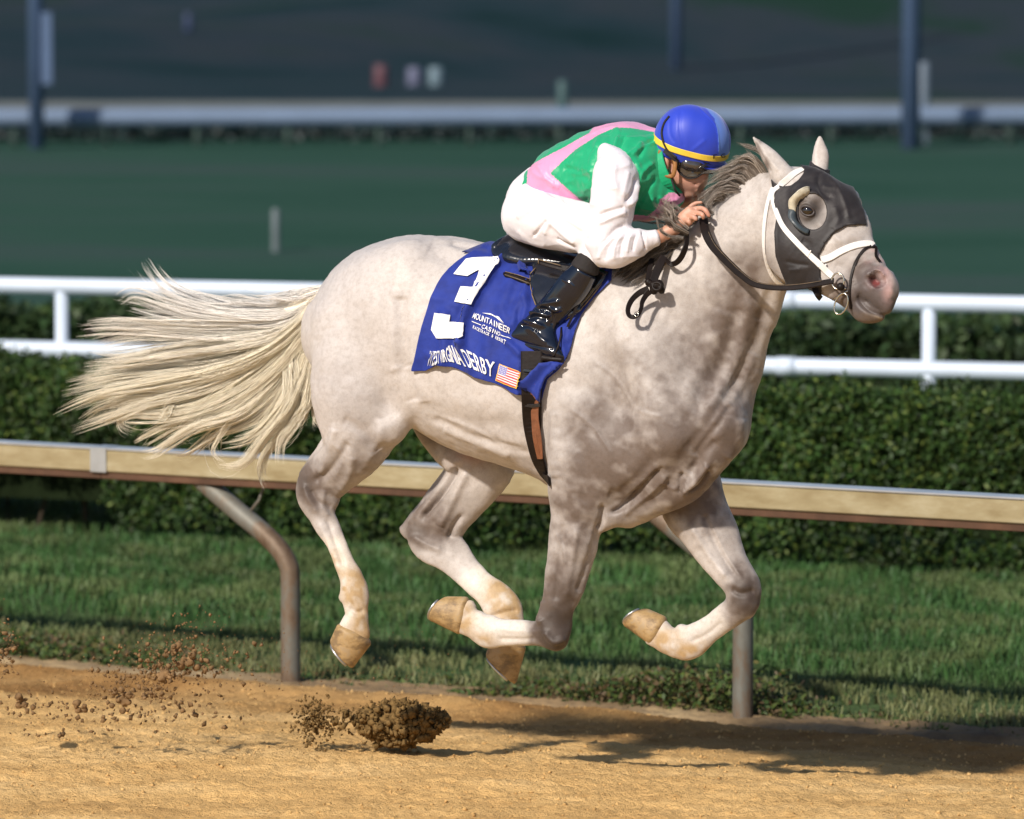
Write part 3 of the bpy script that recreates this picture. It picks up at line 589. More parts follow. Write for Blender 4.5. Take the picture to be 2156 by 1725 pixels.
V, Q = solid(G, 0.0062)
N = vnormals(V, Q)
near = (0, 21)
ST = [  # muscle lines: (points, amplitude, width px)
  ([(1620, 640), (1600, 700), (1560, 790), (1500, 880), (1440, 960)], -.012, 13), ([(1590, 740), (1560, 810), (1500, 900)], .007, 9),
  ([(1556, 640), (1540, 720), (1505, 800), (1460, 880)], -.009, 16), ([(1575, 620), (1560, 720), (1530, 800), (1480, 870)], .008, 14), ([(1525, 650), (1490, 740), (1440, 850)], .006, 18),
  ([(1392, 988), (1350, 1030), (1310, 1068), (1286, 1080)], -.014, 6), ([(1405, 1000), (1360, 1045), (1310, 1085)], .009, 8),
  ([(1436, 995), (1432, 1020), (1432, 1042)], -.010, 5), ([(1492, 975), (1460, 1015), (1434, 1040)], .012, 9), ([(1494, 990), (1475, 1020), (1450, 1036)], -.012, 5),
  ([(1450, 1000), (1480, 960), (1510, 930)], -.012, 10), ([(1540, 850), (1500, 910), (1460, 965)], -.012, 9), ([(1560, 880), (1555, 930), (1530, 970)], .010, 14),
  ([(1380, 960), (1340, 1010), (1300, 1040), (1280, 1040)], -.005, 14), ([(1168, 860), (1165, 950), (1170, 1010)], .010, 10), ([(1195, 900), (1230, 960), (1240, 1020), (1220, 1060)], -.006, 18),
  ([(1268, 1066), (1268, 1085), (1258, 1120)], -.014, 6), ([(1266, 1085), (1240, 1180), (1214, 1250)], -.006, 8), ([(1215, 1110), (1205, 1180), (1190, 1260)], .006, 8),
  ([(1186, 1100), (1178, 1180), (1168, 1270)], -.005, 9), ([(1140, 1262), (1132, 1300), (1140, 1312)], .008, 8),
  ([(1146, 1330), (1165, 1352), (1190, 1346)], .008, 8), ([(1128, 1345), (1090, 1346), (1050, 1345)], -.004, 5), ([(1128, 1330), (1090, 1328), (1050, 1324)], .003, 6),
  ([(1589, 300), (1604, 330), (1624, 366)], -.007, 3), ([(1604, 318), (1622, 340), (1640, 360)], .004, 5),
  # barrel and flank
  ([(876, 846), (930, 870), (1000, 890), (1080, 900), (1140, 905)], -.006, 20), ([(905, 880), (980, 915), (1050, 935), (1120, 955)], -.008, 8), ([(930, 900), (1000, 930), (1080, 962)], .006, 9),
  ([(846, 770), (860, 805), (870, 850)], -.010, 15), ([(842, 620), (846, 700), (850, 780)], -.012, 15), ([(876, 790), (890, 825), (896, 850)], .004, 14), ([(830, 600), (826, 700), (832, 790)], .006, 18),
  ([(900, 520), (935, 540), (960, 570)], -.006, 20), ([(948, 506), (985, 520), (1035, 528)], -.010, 7),
  ([(668, 700), (664, 790), (676, 880), (690, 930)], -.005, 14), ([(720, 880), (780, 920), (800, 950)], -.007, 12), ([(770, 905), (810, 880), (838, 860)], -.006, 14), ([(735, 930), (700, 985), (660, 1015)], -.010, 8),
  ([(705, 900), (690, 960), (675, 1000)], .008, 8), ([(742, 960), (735, 1000), (715, 1035)], .007, 9), ([(800, 880), (796, 930), (770, 975)], .006, 10),
  ([(655, 1030), (668, 1055), (700, 1070)], -.007, 7), ([(640, 1020), (650, 1050), (668, 1080)], .006, 7), ([(682, 1030), (680, 1060), (690, 1090)], .006, 7),
  ([(688, 1090), (705, 1140), (722, 1190)], -.005, 5), ([(672, 1100), (694, 1150), (715, 1205)], .004, 6), ([(735, 1280), (750, 1290), (768, 1286)], -.006, 6), ([(716, 1330), (745, 1350), (772, 1352)], .006, 6),
  # far hind
  ([(962, 985), (930, 1040), (890, 1090)], -.020, 8, (20.1, 21)), ([(985, 990), (950, 1060), (925, 1110)], .010, 10, (20.1, 21)), ([(972, 1085), (955, 1110), (945, 1135)], -.010, 6, (20.1, 21)),
  ([(870, 1130), (895, 1145), (930, 1160)], .007, 8, (20.1, 21)), ([(1030, 1300), (1060, 1290), (1090, 1285)], -.006, 6, (20.1, 21)),
  # far fore
  ([(1480, 1080), (1510, 1150), (1545, 1210)], -.006, 9, (19.6, 21)), ([(1455, 1110), (1500, 1180), (1530, 1215)], .006, 8, (19.6, 21)), ([(1540, 1240), (1560, 1250), (1590, 1244)], -.007, 7, (19.6, 21)), ([(1520, 1310), (1490, 1335), (1455, 1352)], -.004, 5, (19.6, 21)),
  # head
  ([(1800, 560), (1826, 548), (1850, 550)], -.006, 8), ([(1822, 580), (1836, 576), (1856, 588), (1856, 604)], .008, 5), ([(1822, 590), (1830, 602), (1846, 606)], .006, 5), ([(1755, 560), (1790, 570), (1805, 600)], -.006, 12),
  ([(1744, 520), (1790, 500), (1820, 505)], .005, 10), ([(1646, 400), (1640, 480), (1652, 560)], -.008, 9), ([(1634, 600), (1610, 640), (1600, 680)], -.008, 12), ([(1806, 622), (1816, 640), (1834, 656), (1862, 666)], -.010, 3), ([(1800, 634), (1812, 652), (1832, 666)], .004, 5), ([(1722, 470), (1760, 500), (1790, 530)], .004, 6),
  ([(1250, 760), (1300, 800), (1340, 860), (1400, 880)], .0025, 4), ([(1200, 860), (1250, 900), (1290, 960)], .0025, 4), ([(1170, 1120), (1190, 1180), (1180, 1250)], .003, 3.5), ([(1500, 1110), (1530, 1170), (1560, 1215)], .003, 3.5, (19.55, 21)), ([(930, 880), (1000, 905), (1060, 940), (1120, 950)], .0025, 4), ([(700, 930), (720, 960), (710, 1000)], .003, 4), ([(1390, 1010), (1420, 1030), (1440, 1005)], .004, 4), ([(1760, 560), (1775, 585), (1800, 590)], .003, 3.5),
  ([(1686, 432), (1700, 428), (1716, 440)], .006, 4), ([(1684, 450), (1698, 458), (1714, 450)], .005, 4), ([(1864, 560), (1880, 590), (1876, 620)], .004, 6),
]
ST = [(a_[0], a_[1] * (1.5 if np.mean([p[1] for p in a_[0]]) > 1000 else (1.25 if a_[0][0][0] < 1600 else 1.0)), a_[2] * (.85 if np.mean([p[1] for p in a_[0]]) > 1000 else 1), *a_[3:]) for a_ in ST]
V = sculpt(V, N, ST)
hu, hv, hd = proj(V); hk = np.where((hu > 1600) & (hv < 690), .15, 1.0)
V = V + N * (hk * ((fbm(V, 7, 3, 3) - .5) * .014 + (fbm(V, 26, 2, 5) - .5) * .005))[:, None]
V = relax(V, Q, 1); N = vnormals(V, Q)
HV, HQ = V, Q

# coat colours per point (pigment, with some painted shade)
u, v, d = proj(V)
cream = np.array([.565, .52, .49]); C = np.tile(cream, (len(V), 1))
n1 = fbm(V, 9, 4, 11); n2 = fbm(V, 28, 3, 12); n3 = fbm(V, 3.2, 3, 13)
def blob(px, py, r, w, ry=None, dr=None):
    m = w * np.exp(-(((u - px) / r) ** 2 + ((v - py) / (ry or r)) ** 2))
    if dr: m = m * ((d > dr[0]) & (d < dr[1]))
    return m
grey = sum(blob(*a) for a in [(1380, 930, 150, .78), (1240, 990, 110, .6), (1300, 830, 80, .35), (1545, 650, 60, 1.05, 120), (1590, 660, 26, .6, 70), (1560, 880, 60, .65), (1495, 930, 40, .7), (1530, 790, 50, .5, 60), (1440, 700, 90, .35), (1440, 1000, 90, .55), (1200, 1180, 60, .65, 110), (1250, 900, 60, .35), (1330, 1010, 70, .45), (1500, 960, 50, .45), (1580, 720, 40, .5, 60), (1200, 1060, 50, .35), (1000, 900, 120, .16, 40), (1160, 1270, 50, .7, 60), (925, 885, 60, 1.3, 45, (20.1, 21)), (1180, 1120, 60, .4, 80), (1450, 800, 80, .35, 100), (640, 1000, 30, .5), (760, 980, 40, .5),  # groin and right-of-neck blobs also paint shade into the coat
     (1178, 1315, 55, 1.6, 62), (1160, 1340, 40, .8, 30), (1100, 1345, 12, .3, 20), (745, 860, 70, .42, 45), (700, 800, 50, .28), (780, 930, 50, .5), (690, 1010, 60, 1.0, 60), (640, 1015, 30, .9, 40), (680, 1070, 40, .7, 30), (910, 1070, 90, .75, 70, (20.1, 21)),
     (980, 930, 90, .6, 60, (20.1, 21)), (1040, 960, 60, .5, 40, (20.1, 21)), (872, 1115, 46, .9, 45, (20.1, 21)), (925, 1130, 50, .6, 50, (20.1, 21)), (1572, 1252, 42, 1.7, 62, (19.55, 21)), (1480, 1060, 60, .5, 50, (19.55, 21)), (1460, 1070, 70, .55, 60, (19.55, 21)), (1545, 1150, 30, .5, 60, (19.55, 21)),
     (1832, 605, 46, 2.0, 55), (1795, 640, 40, 1.4, 40), (1708, 445, 36, 1.7, 42), (1856, 655, 44, 1.7, 34), (1800, 560, 40, .6, 40), (1760, 620, 30, .6), (1598, 318, 8, 1.3, 40), (1614, 350, 7, 1.0, 22), (1780, 520, 40, .35), (1620, 470, 30, .25, 80), (1590, 560, 40, .35)])
grey = np.clip(grey, 0, 2.2)
leg = np.clip((v - 1000) / 250, 0, 1)
nm = .5 * n1 + .3 * fbm(V, 17, 3, 14) + .2 * fbm(V, 34, 2, 15); mot = np.clip((nm - .33) * 3.0, 0, 1)
dark = np.array([.135, .10, .082])
wgt = np.clip(np.minimum(grey, 1) * (.42 + .52 * mot) + np.clip(grey - 1, 0, 1) * .6 + .20 * mot * np.clip((u - 900) / 400, 0.15, 1), 0, .95)
C = C * (1 - wgt[:, None]) + dark * wgt[:, None]
lav = np.clip(blob(740, 640, 120, .6, 180) + blob(720, 830, 90, .5), 0, .7); C = C * (1 - lav[:, None] * .5) + np.array([.47, .445, .46]) * lav[:, None] * .5
lipm = np.exp(-(sdist(u, v, [(1806, 622), (1816, 640), (1834, 656), (1862, 666)])[0] / 3.0) ** 2); C = C * (1 - .75 * lipm[:, None]) + np.array([.05, .03, .028]) * .75 * lipm[:, None]
lipl = np.exp(-(sdist(u, v, [(1808, 634), (1818, 650), (1836, 663), (1856, 671)])[0] / 2.6) ** 2) * np.clip((n2 - .4) * 6, 0, 1); C = C * (1 - .7 * lipl[:, None]) + np.array([.6, .45, .28]) * .7 * lipl[:, None]
# white stockings with dried mud
def seg(poly, dr=None, soft=9):
    sd_, _ = sdist(u, v, np.array(list(poly) + [poly[0]], float)); sd_ = np.where(inpoly(u, v, poly), -sd_, sd_) + (n2 - .5) * 26
    m = sm(.5 - sd_ / (2 * soft))
    if dr: m = m * ((d > dr[0]) & (d < dr[1]))
    return m
sock = seg([(660, 1140), (740, 1118), (800, 1420), (690, 1420)]); sock = np.maximum(sock, seg([(975, 1205), (1055, 1180), (1130, 1300), (1120, 1440), (1010, 1440), (1005, 1290), (960, 1235)], (20.1, 21)))
sock = np.maximum(sock, .75 * seg([(1112, 1290), (1112, 1370), (900, 1380), (900, 1230), (1040, 1240)], (0, 20.05))); sock = np.maximum(sock, .55 * seg([(1512, 1250), (1530, 1330), (1440, 1400), (1300, 1400), (1300, 1270)], (19.55, 21)))
wht = np.array([.72, .67, .60]); C = C * (1 - sock[:, None] * .9) + wht * sock[:, None] * .9
mud = np.clip(blob(745, 1235, 34, .9, 45) + blob(765, 1330, 25, .8, 60) + blob(722, 1350, 25, .6) + blob(1065, 1265, 42, 1.0, 30, (20.1, 21)) + blob(1080, 1310, 30, .6, 30, (20.1, 21)) + blob(1020, 1350, 26, .6, 16) + blob(975, 1300, 30, .8, 40, (0, 20.05)) +
     blob(1460, 1375, 40, .8, 22, (19.55, 21)) + blob(1400, 1350, 30, .8, 30, (19.55, 21)) + blob(1830, 655, 20, .4, 12) + blob(700, 1180, 20, .4, 40) + blob(1050, 1235, 30, .5, 20, (20.1, 21)), 0, .62) * 1.6 * np.clip(.35 + (n2 - .3) * 2.4, 0, 1)
mud = np.clip(mud, 0, 1); C = C * (1 - mud[:, None] * .85) + np.array([.40, .245, .085]) * mud[:, None] * .85
ov = np.clip(blob(1838, 600, 38, 1.3, 42) + blob(1806, 640, 30, .9, 30) + blob(1856, 650, 34, 1.0, 22), 0, 1) * (.78 + .2 * mot); C = C * (1 - ov[:, None]) + np.array([.085, .070, .070]) * ov[:, None]
ov = np.clip(blob(1708, 446, 27, 1.3, 34), 0, 1) * (.72 + .2 * mot); C = C * (1 - ov[:, None]) + np.array([.045, .038, .035]) * ov[:, None]
ov = np.clip(blob(1172, 1330, 38, 1.9, 46, (0, 20.05)) + blob(1186, 1250, 30, .5, 40, (0, 20.05)) + blob(1574, 1258, 32, 1.3, 46, (19.55, 21)) + blob(640, 1018, 20, .7, 30) + blob(872, 1118, 26, .6, 26, (20.1, 21)), 0, 1) * (.72 + .26 * mot); C = C * (1 - ov[:, None]) + np.array([.050, .035, .027]) * ov[:, None]
pink = .8 * np.clip(blob(1866, 566, 16, 1, 26) + blob(1872, 615, 14, .9, 22) + blob(1838, 536, 18, .8, 18) + blob(1836, 594, 14, .3), 0, 1) * np.clip((n2 - .34) * 5, 0, 1)
C = C * (1 - pink[:, None] * .85) + np.array([.60, .38, .36]) * pink[:, None] * .85
hole = seg([(1821, 583), (1836, 578), (1853, 588), (1858, 602), (1848, 610), (1830, 602)], None, 4); C = C * (1 - hole[:, None] * .9) + np.where(((u - 1845) ** 2 + (v - 597) ** 2 < 60)[:, None], np.array([.17, .03, .028]), np.array([.07, .02, .018])) * hole[:, None] * .9
rose = blob(1000, 955, 40, .6, 22, (20.1, 21)); C = C * (1 - rose[:, None]) + np.array([.42, .22, .17]) * rose[:, None]
earin = np.clip(blob(1727, 325, 12, .6, 30), 0, 1); C = C * (1 - earin[:, None] * .3) + np.array([.45, .36, .32]) * earin[:, None] * .3
C = C * (0.94 + .12 * n2[:, None])

m_coat, n, l, b = nt('grey_coat')
at = n.new('ShaderNodeAttribute'); at.attribute_name = 'pig'
t1 = tex(n, l, 55, 6, .7); t2 = tex(n, l, 420, 2, .6)
r1 = ramp(n, [(.35, (.80, .78, .76)), (.55, (1, 1, 1)), (.75, (1.0, 1.0, 1.0))]); l.new(t1.outputs[0], r1.inputs[0])
r2 = ramp(n, [(.30, (.72, .68, .66)), (.48, (1, 1, 1))]); l.new(t2.outputs[0], r2.inputs[0])
c = mixc(n, l, .7, at.outputs[0], r1.outputs[0], 'MULTIPLY'); c = mixc(n, l, .6, c, r2.outputs[0], 'MULTIPLY'); l.new(c, b.inputs['Base Color'])
b.inputs['Roughness'].default_value = .48; b.inputs['Specular IOR Level'].default_value = .38; b.inputs['Sheen Weight'].default_value = .08
bump(n, l, b, t2.outputs[0], .25, .003)

horse = empty('horse', (float(W(1150, 1640, 20)[0]), float(W(1150, 1640, 20)[1]), 0.2))
tag(horse, 'galloping pale grey racehorse with flying cream tail, all four hooves off the dirt', 'horse')
hb = mesh('body', HV, HQ, m_coat, horse); set_col(hb, C)
HB = BVHTree.FromPolygons([tuple(p) for p in HV.tolist()], HQ.tolist())
def hit(u, v, tree=None, default=None):
    p = W(u, v, 10); dr = unit(p - CAM)
    r = (tree or HB).ray_cast(Vector(CAM), Vector(dr), 60)
    return (np.array(r[0]), np.array(r[1])) if r[0] is not None else (None, None)
def nearest(p, tree=None):
    r = (tree or HB).find_nearest(Vector(p)); return np.array(r[0]), np.array(r[1])

# hooves
m_hoof, n, l, b = nt('hoof_horn')
t = tex(n, l, 14, 6, .65, mapping=((1, 1, 1.6), (0, 0, 0))); r = ramp(n, [(.30, (.13, .09, .05)), (.44, (.24, .155, .07)), (.54, (.38, .25, .11)), (.66, (.34, .25, .15)), (.8, (.24, .18, .11))]); l.new(t.outputs[0], r.inputs[0]); l.new(r.outputs[0], b.inputs['Base Color'])
b.inputs['Roughness'].default_value = .55; bump(n, l, b, t.outputs[0], .3, .01)
m_shoe = simple('worn_steel', (.5, .5, .5), .35, .9, 60)
def hoof(cor1, cor2, toe1, toe2, L, rb0, rb1, heel):
    """coronet edge pair, sole edge pair"""
    A = st([(*cor1, *cor2, L, rb0)]); B = st([(*toe1, *toe2, L, rb1)])
    rows = np.vstack([A, (A + B) / 2, B]); rows[1, 3:6] = unit(rows[1, 3:6])
    nrm = B[0, 3:6]; side = unit(np.cross(nrm, F_ - nrm * (F_ @ nrm)))
    ax = unit(B[0, :3] - A[0, :3]); pn = unit(np.cross(nrm, np.cross(ax, nrm)))
    ext = B.copy(); ext[0, :3] += ax * .03
    V, Q = solid([(np.vstack([rows, ext]), 0, 'u', 4, .6)], .004, smooth=6, planes=[(B[0, :3], pn, .014)])
    ho = mesh('hoof', V, Q, m_hoof, horse)
    # shoe: a horseshoe rim on the sole
    q = np.linspace(-2.35, 2.35, 26); cc = B[0, :3] + pn * .002; lat = unit(np.cross(pn, nrm)); ra, rbb = B[0, 6] * .84, B[0, 7] * .84
    pts = [cc + nrm * heel * (math.cos(a)) * ra + lat * math.sin(a) * rbb for a in q]
    mb = MB(); mb.tube(pts, .008, 6, True, up=pn, flat=.7); mb.build('shoe', m_shoe, ho)
hoof((705, 1326), (784, 1350), (696, 1354), (742, 1408), .13, .050, .050, 1)
hoof((1033, 1350), (1108, 1362), (1024, 1384), (1082, 1440), -.15, .048, .05, 1)
hoof((980, 1256), (966, 1336), (936, 1260), (903, 1306), .14, .044, .050, -1)
hoof((1404, 1300), (1362, 1354), (1358, 1284), (1311, 1314), -.13, .044, .05, -1)

# eye
m_eye, n, l, b = nt('dark_eye'); b.inputs['Base Color'].default_value = (.012, .008, .006, 1); b.inputs['Roughness'].default_value = .05; b.inputs['Coat Weight'].default_value = 1
p, nn = hit(1700, 444)
V, Q = solid([(np.concatenate([p - nn * .014, [0, 0, 1], [.0255, .0255]])[None], 0, 'u', 1)], .003, smooth=2); mesh('eye', V, Q, m_eye, horse)
m_lid = simple('eyelid_skin', (.05, .038, .035), .5, 0, 80)
mb = MB(); q = np.linspace(0, 2 * math.pi, 25)
mb.tube([nearest(hit(1700 + 14 * math.cos(a), 444 + 10 * math.sin(a) + 2.5 * math.cos(a))[0])[0] + nn * .002 for a in q], .0045, 7, False, up=nn); mb.build('eyelid', m_lid, horse)

# hair -------------------------------------------------------------
def strands(name, P, r0, mat, parent, cols=None):
    """P: (n, m, 3) centre lines -> thin three-sided tapering tubes in one mesh"""
    n_, m_, _ = P.shape
    t = np.gradient(P, axis=1); t /= np.linalg.norm(t, axis=2)[..., None] + 1e-9
    a = np.cross(t, F_[None, None]); a /= np.linalg.norm(a, axis=2)[..., None] + 1e-9; b_ = np.cross(t, a)
    s = np.linspace(0, 1, m_); r = (r0[:, None] * np.clip(1.05 - s ** 3, .06, 1)[None])[..., None]
    V = np.stack([P + r * a, P + r * (-.5 * a + .87 * b_), P + r * (-.5 * a - .87 * b_)], 2)      # n m 3 3
    V = V.reshape(-1, 3); base = (np.arange(n_)[:, None, None] * m_ + np.arange(m_ - 1)[None, :, None]) * 3 + np.arange(3)[None, None]
    nx = (np.arange(3) + 1) % 3; b2 = (np.arange(n_)[:, None, None] * m_ + np.arange(m_ - 1)[None, :, None]) * 3 + nx[None, None]
    Fc = np.stack([base, b2, b2 + 3, base + 3], -1).reshape(-1, 4)
    o = mesh(name, V, Fc, mat, parent)
    if cols is not None: set_col(o, np.repeat(cols, m_ * 3, axis=0))
    return o
def hair_mat(name, rough=.45, trans=0):
    m, n, l, b = nt(name); at = n.new('ShaderNodeAttribute'); at.attribute_name = 'pig'; l.new(at.outputs[0], b.inputs['Base Color'])
    b.inputs['Roughness'].default_value = rough; b.inputs['Specular IOR Level'].default_value = .5
    if trans:
        tr = n.new('ShaderNodeBsdfTranslucent'); l.new(at.outputs[0], tr.inputs[0]); mx = n.new('ShaderNodeMixShader'); mx.inputs[0].default_value = trans; l.new(b.outputs[0], mx.inputs[1]); l.new(tr.outputs[0], mx.inputs[2]); l.new(mx.outputs[0], n['Material Output'].inputs[0])
    return m
m_hair = hair_mat('horse_hair', .38, .0)
def lockset(locks, seed):
    """each lock: (guide [(u,v)...], L0, L1, width0 px, width1 px, n strands, wave)"""
    r = np.random.default_rng(seed); out = []; lid = []
    for k, (gd, L0, L1, w0, w1, cnt, wave) in enumerate(locks):
        gl = cat([(a[0], a[1]) for a in gd], 8); m = 17
        s = np.linspace(0, 1, len(gl)); ss = np.linspace(0, 1, m)
        gx, gy = np.interp(ss, s, gl[:, 0]), np.interp(ss, s, gl[:, 1])
        tx, ty = np.gradient(gx), np.gradient(gy); nrm = np.hypot(tx, ty) + 1e-6; px, py = -ty / nrm, tx / nrm
        ns = max(4, cnt // 16); subs = [(r.normal(0, .62), r.normal(0, .6), r.uniform(.62, 1.03), r.uniform(0, 6.3), r.uniform(.5, 1.6), r.uniform(2, 5)) for _ in range(ns)]
        for i in range(cnt):
            sa, sc_, sl_, sph, sam, sw = subs[r.integers(0, ns)]; stray = r.uniform() < .13; ln = sl_ * r.uniform(.86, 1.02)
            sx = ss * ln; X = np.interp(sx, ss, gx); Y = np.interp(sx, ss, gy); PX = np.interp(sx, ss, px); PY = np.interp(sx, ss, py)
            wd = w0 + (w1 - w0) * ss; wd = np.interp(ss, [0, .45, 1], [w0, w1, w1 * .85]); tw_ = np.interp(ss, [0, .3, .75, 1], [w0 * .45, sw, sw * .55, .9 if not stray else 7])
            a_, c_ = r.normal(0, .6), r.normal(0, .6)
            wv = wave * sam * (.75 * np.sin(ss * 6.5 + sph) + .35 * np.sin(ss * 13 + 2 * sph)) * ss ** .8 + (r.normal(0, 1.6) if stray else r.normal(0, .25)) * np.sin(ss * 11 + r.uniform(0, 6)) * ss * wave * .5
            o = sa * wd + a_ * tw_ + wv; Lw = (L0 + (L1 - L0) * ss) + (sc_ * wd * 1.3 + c_ * tw_) / 540 + wave / 1100 * np.cos(ss * 6 + sph)
            uu, vv = X + PX * o, Y + PY * o; dd = dm(uu) - 1.1 * Lw
            out.append(np.stack([W(uu[j], vv[j], dd[j]) for j in range(m)])); lid.append(k)
    return np.array(out), np.array(lid)
# ------------------------------------------------------------------ cloth, saddle, hood, bridle
from mathutils.geometry import delaunay_2d_cdt
def bvh(V, Q): return BVHTree.FromPolygons([tuple(p) for p in np.asarray(V).tolist()], np.asarray(Q).tolist())
def hits(u, v, trees):
    best = None
    for t in trees:
        p, n_ = hit(u, v, t)
        if p is not None and (best is None or np.linalg.norm(p - CAM) < np.linalg.norm(best[0] - CAM)): best = (p, n_)
    return best
def surf(u, v, trees, off=0.0, L=0.0):
    b_ = hits(u, v, trees)
    if b_ is None:
        w = W(u, v, dm(u) - 1.1 * L); p, n_ = min((nearest(w, t) for t in trees), key=lambda a_: np.linalg.norm(a_[0] - w)); b_ = (p, n_)
    p, n_ = b_
    if n_ @ (CAM - p) < 0: n_ = -n_
    return p + n_ * off, n_
def resample(pl, step, closed=True):
    pl = np.array(pl, float); out = []
    for i in range(len(pl) if closed else len(pl) - 1):
        a, b_ = pl[i], pl[(i + 1) % len(pl)]; k = max(1, int(round(np.linalg.norm(b_ - a) / step))); out += [a + (b_ - a) * j / k for j in range(k)]
    return np.array(out)
def cdt(outline, step, holes=()):
    o = resample(outline, step); pts = [tuple(p) for p in o]; ed = [(i, (i + 1) % len(o)) for i in range(len(o))]
    for h_ in holes:
        hh = resample(h_, step); b_ = len(pts); pts += [tuple(p) for p in hh]; ed += [(b_ + i, b_ + (i + 1) % len(hh)) for i in range(len(hh))]
    x0, y0 = o.min(0); x1, y1 = o.max(0); X, Y = np.meshgrid(np.arange(x0 + step / 2, x1, step), np.arange(y0 + step / 2, y1, step * .87)); X = X + (np.arange(X.shape[0]) % 2)[:, None] * step / 2
    X, Y = X.ravel(), Y.ravel(); ins = inpoly(X, Y, o); 
    for h_ in holes: ins &= ~inpoly(X, Y, h_)
    ins &= sdist(X, Y, np.vstack([o, o[:1]]))[0] > step * .45; pts += list(zip(X[ins], Y[ins]))
    vv, _, ff, _, _, _ = delaunay_2d_cdt([Vector(p) for p in pts], ed, [], 1, 1e-4)
    vv = np.array([tuple(p) for p in vv]); ff = [tuple(f_) for f_ in ff]
    C_ = np.array([vv[list(f_)].mean(0) for f_ in ff])
    ok = inpoly(C_[:, 0], C_[:, 1], o)
    for h_ in holes: ok &= ~inpoly(C_[:, 0], C_[:, 1], h_)
    return vv, [f_ for f_, k_ in zip(ff, ok) if k_]
def sheet(name, outline, step, trees, off, mat, parent, thick=.0, holes=(), bulge=None, L=0.1):
    vv, ff = cdt(outline, step, holes); V = []; 
    for a_, b_ in vv:
        p, n_ = surf(a_, b_, trees, 0, L); V.append(p + n_ * (off + (bulge(a_, b_) if bulge else 0)))
    V = np.array(V); ff = [f_ if np.cross(V[f_[1]] - V[f_[0]], V[f_[2]] - V[f_[0]]) @ (CAM - V[f_[0]]) > 0 else f_[::-1] for f_ in ff]
    o = mesh(name, V, ff, mat, parent)
    if thick:
        md = o.modifiers.new('thickness', 'SOLIDIFY'); md.thickness = thick; md.offset = -1
    return o, V, ff
def ribbon(name, P, Nn, w, th, mat, parent, mb=None, sub=4, closed=False):
    P = cat(P, sub); Nn = cat(Nn, sub); t = np.gradient(P, axis=0); t /= np.linalg.norm(t, axis=1)[:, None]; s_ = np.cross(t, Nn); s_ /= np.linalg.norm(s_, axis=1)[:, None]; Nn = np.cross(s_, t)
    w = np.interp(np.linspace(0, 1, len(P)), np.linspace(0, 1, np.size(w)), np.atleast_1d(w)) if np.size(w) > 1 else np.full(len(P), w)
    V = []; prof = [(-1, .0), (-1, .6), (-.85, 1), (.85, 1), (1, .6), (1, 0)]
    for i in range(len(P)):
        for a_, b_ in prof: V.append(P[i] + s_[i] * a_ * w[i] / 2 + Nn[i] * b_ * th)
    k = 6; F = [(i * k + j, i * k + (j + 1) % k, (i + 1) * k + (j + 1) % k, (i + 1) * k + j) for i in range(len(P) - 1) for j in range(k)] + [tuple(range(k))[::-1], tuple((len(P) - 1) * k + j for j in range(k))]
    own = mb is None; mb = mb or MB(); mb.add(V, F)
    return mb.build(name, mat, parent, smooth=False) if own else None
def strap(name, uv, trees, w, th, off, mat, parent, mb=None, L=.1, sub=4, lifts=None):
    P, N_ = zip(*[surf(a_[0], a_[1], trees, off + (lifts[i] if lifts else 0), L) for i, a_ in enumerate(uv)]); return ribbon(name, P, N_, w, th, mat, parent, mb, sub)
def fr(u, v, L): return W(u, v, dm(u) - 1.1 * L)
def z3(pts): return [(838.3 + x / 4.114, 479 + y / 4.114) for x, y in pts]

m_blue, n, l, b = nt('blue_cloth')
t = tex(n, l, 900, 2, .5); t2 = tex(n, l, 18, 4, .6); r = ramp(n, [(.3, (.008, .022, .19)), (.7, (.014, .036, .28))]); l.new(t2.outputs[0], r.inputs[0]); l.new(r.outputs[0], b.inputs['Base Color']); b.inputs['Roughness'].default_value = .7
b.inputs['Sheen Weight'].default_value = .15; b.inputs['Specular IOR Level'].default_value = .3; bump(n, l, b, t2.outputs[0], .25, .01)
m_print = simple('white_print', (.80, .80, .80), .6, 0, 60, .03, .05)
m_leather = simple('black_patent_leather', (.010, .012, .018), .18, 0, 20, .2, .08, spec=.6, coat=.5)
m_dleather = simple('dark_leather', (.011, .007, .006), .5, 0, 40, .3, .15, spec=.22)
m_brown = simple('brown_leather', (.20, .075, .035), .5, 0, 40, .25, .2)
m_trim = simple('worn_leather_edge', (.20, .14, .08), .5, 0, 60, .4, .1)
m_steel = simple('bit_steel', (.62, .58, .5), .22, 1, 40, .1, .02)

cloth = empty('saddle_cloth', tuple(fr(1050, 650, .3))); tag(cloth, 'royal blue number cloth with a white 3 hanging under the saddle on the grey horse', 'saddle cloth')
out = z3([(930, 150), (860, 122), (780, 150), (690, 195), (600, 250), (515, 310), (440, 370), (380, 440), (330, 520), (285, 620), (250, 730), (212, 860), (180, 1000), (155, 1120), (135, 1240), (250, 1240), (320, 1205), (400, 1190), (480, 1205), (560, 1240), (700, 1300), (850, 1350), (960, 1400), (1070, 1440),
          (1250, 1500), (1270, 1420), (1300, 1320), (1400, 1230), (1475, 1130), (1510, 1020), (1540, 900), (1590, 770), (1700, 620), (1850, 470), (1850, 330), (1700, 250), (1500, 240), (1250, 230), (1100, 190)])
FOLD = [(1075, 175), (1000, 200), (905, 270), (850, 345), (790, 440), (705, 545), (655, 650), (605, 740), (580, 820), (560, 930), (550, 1010)]
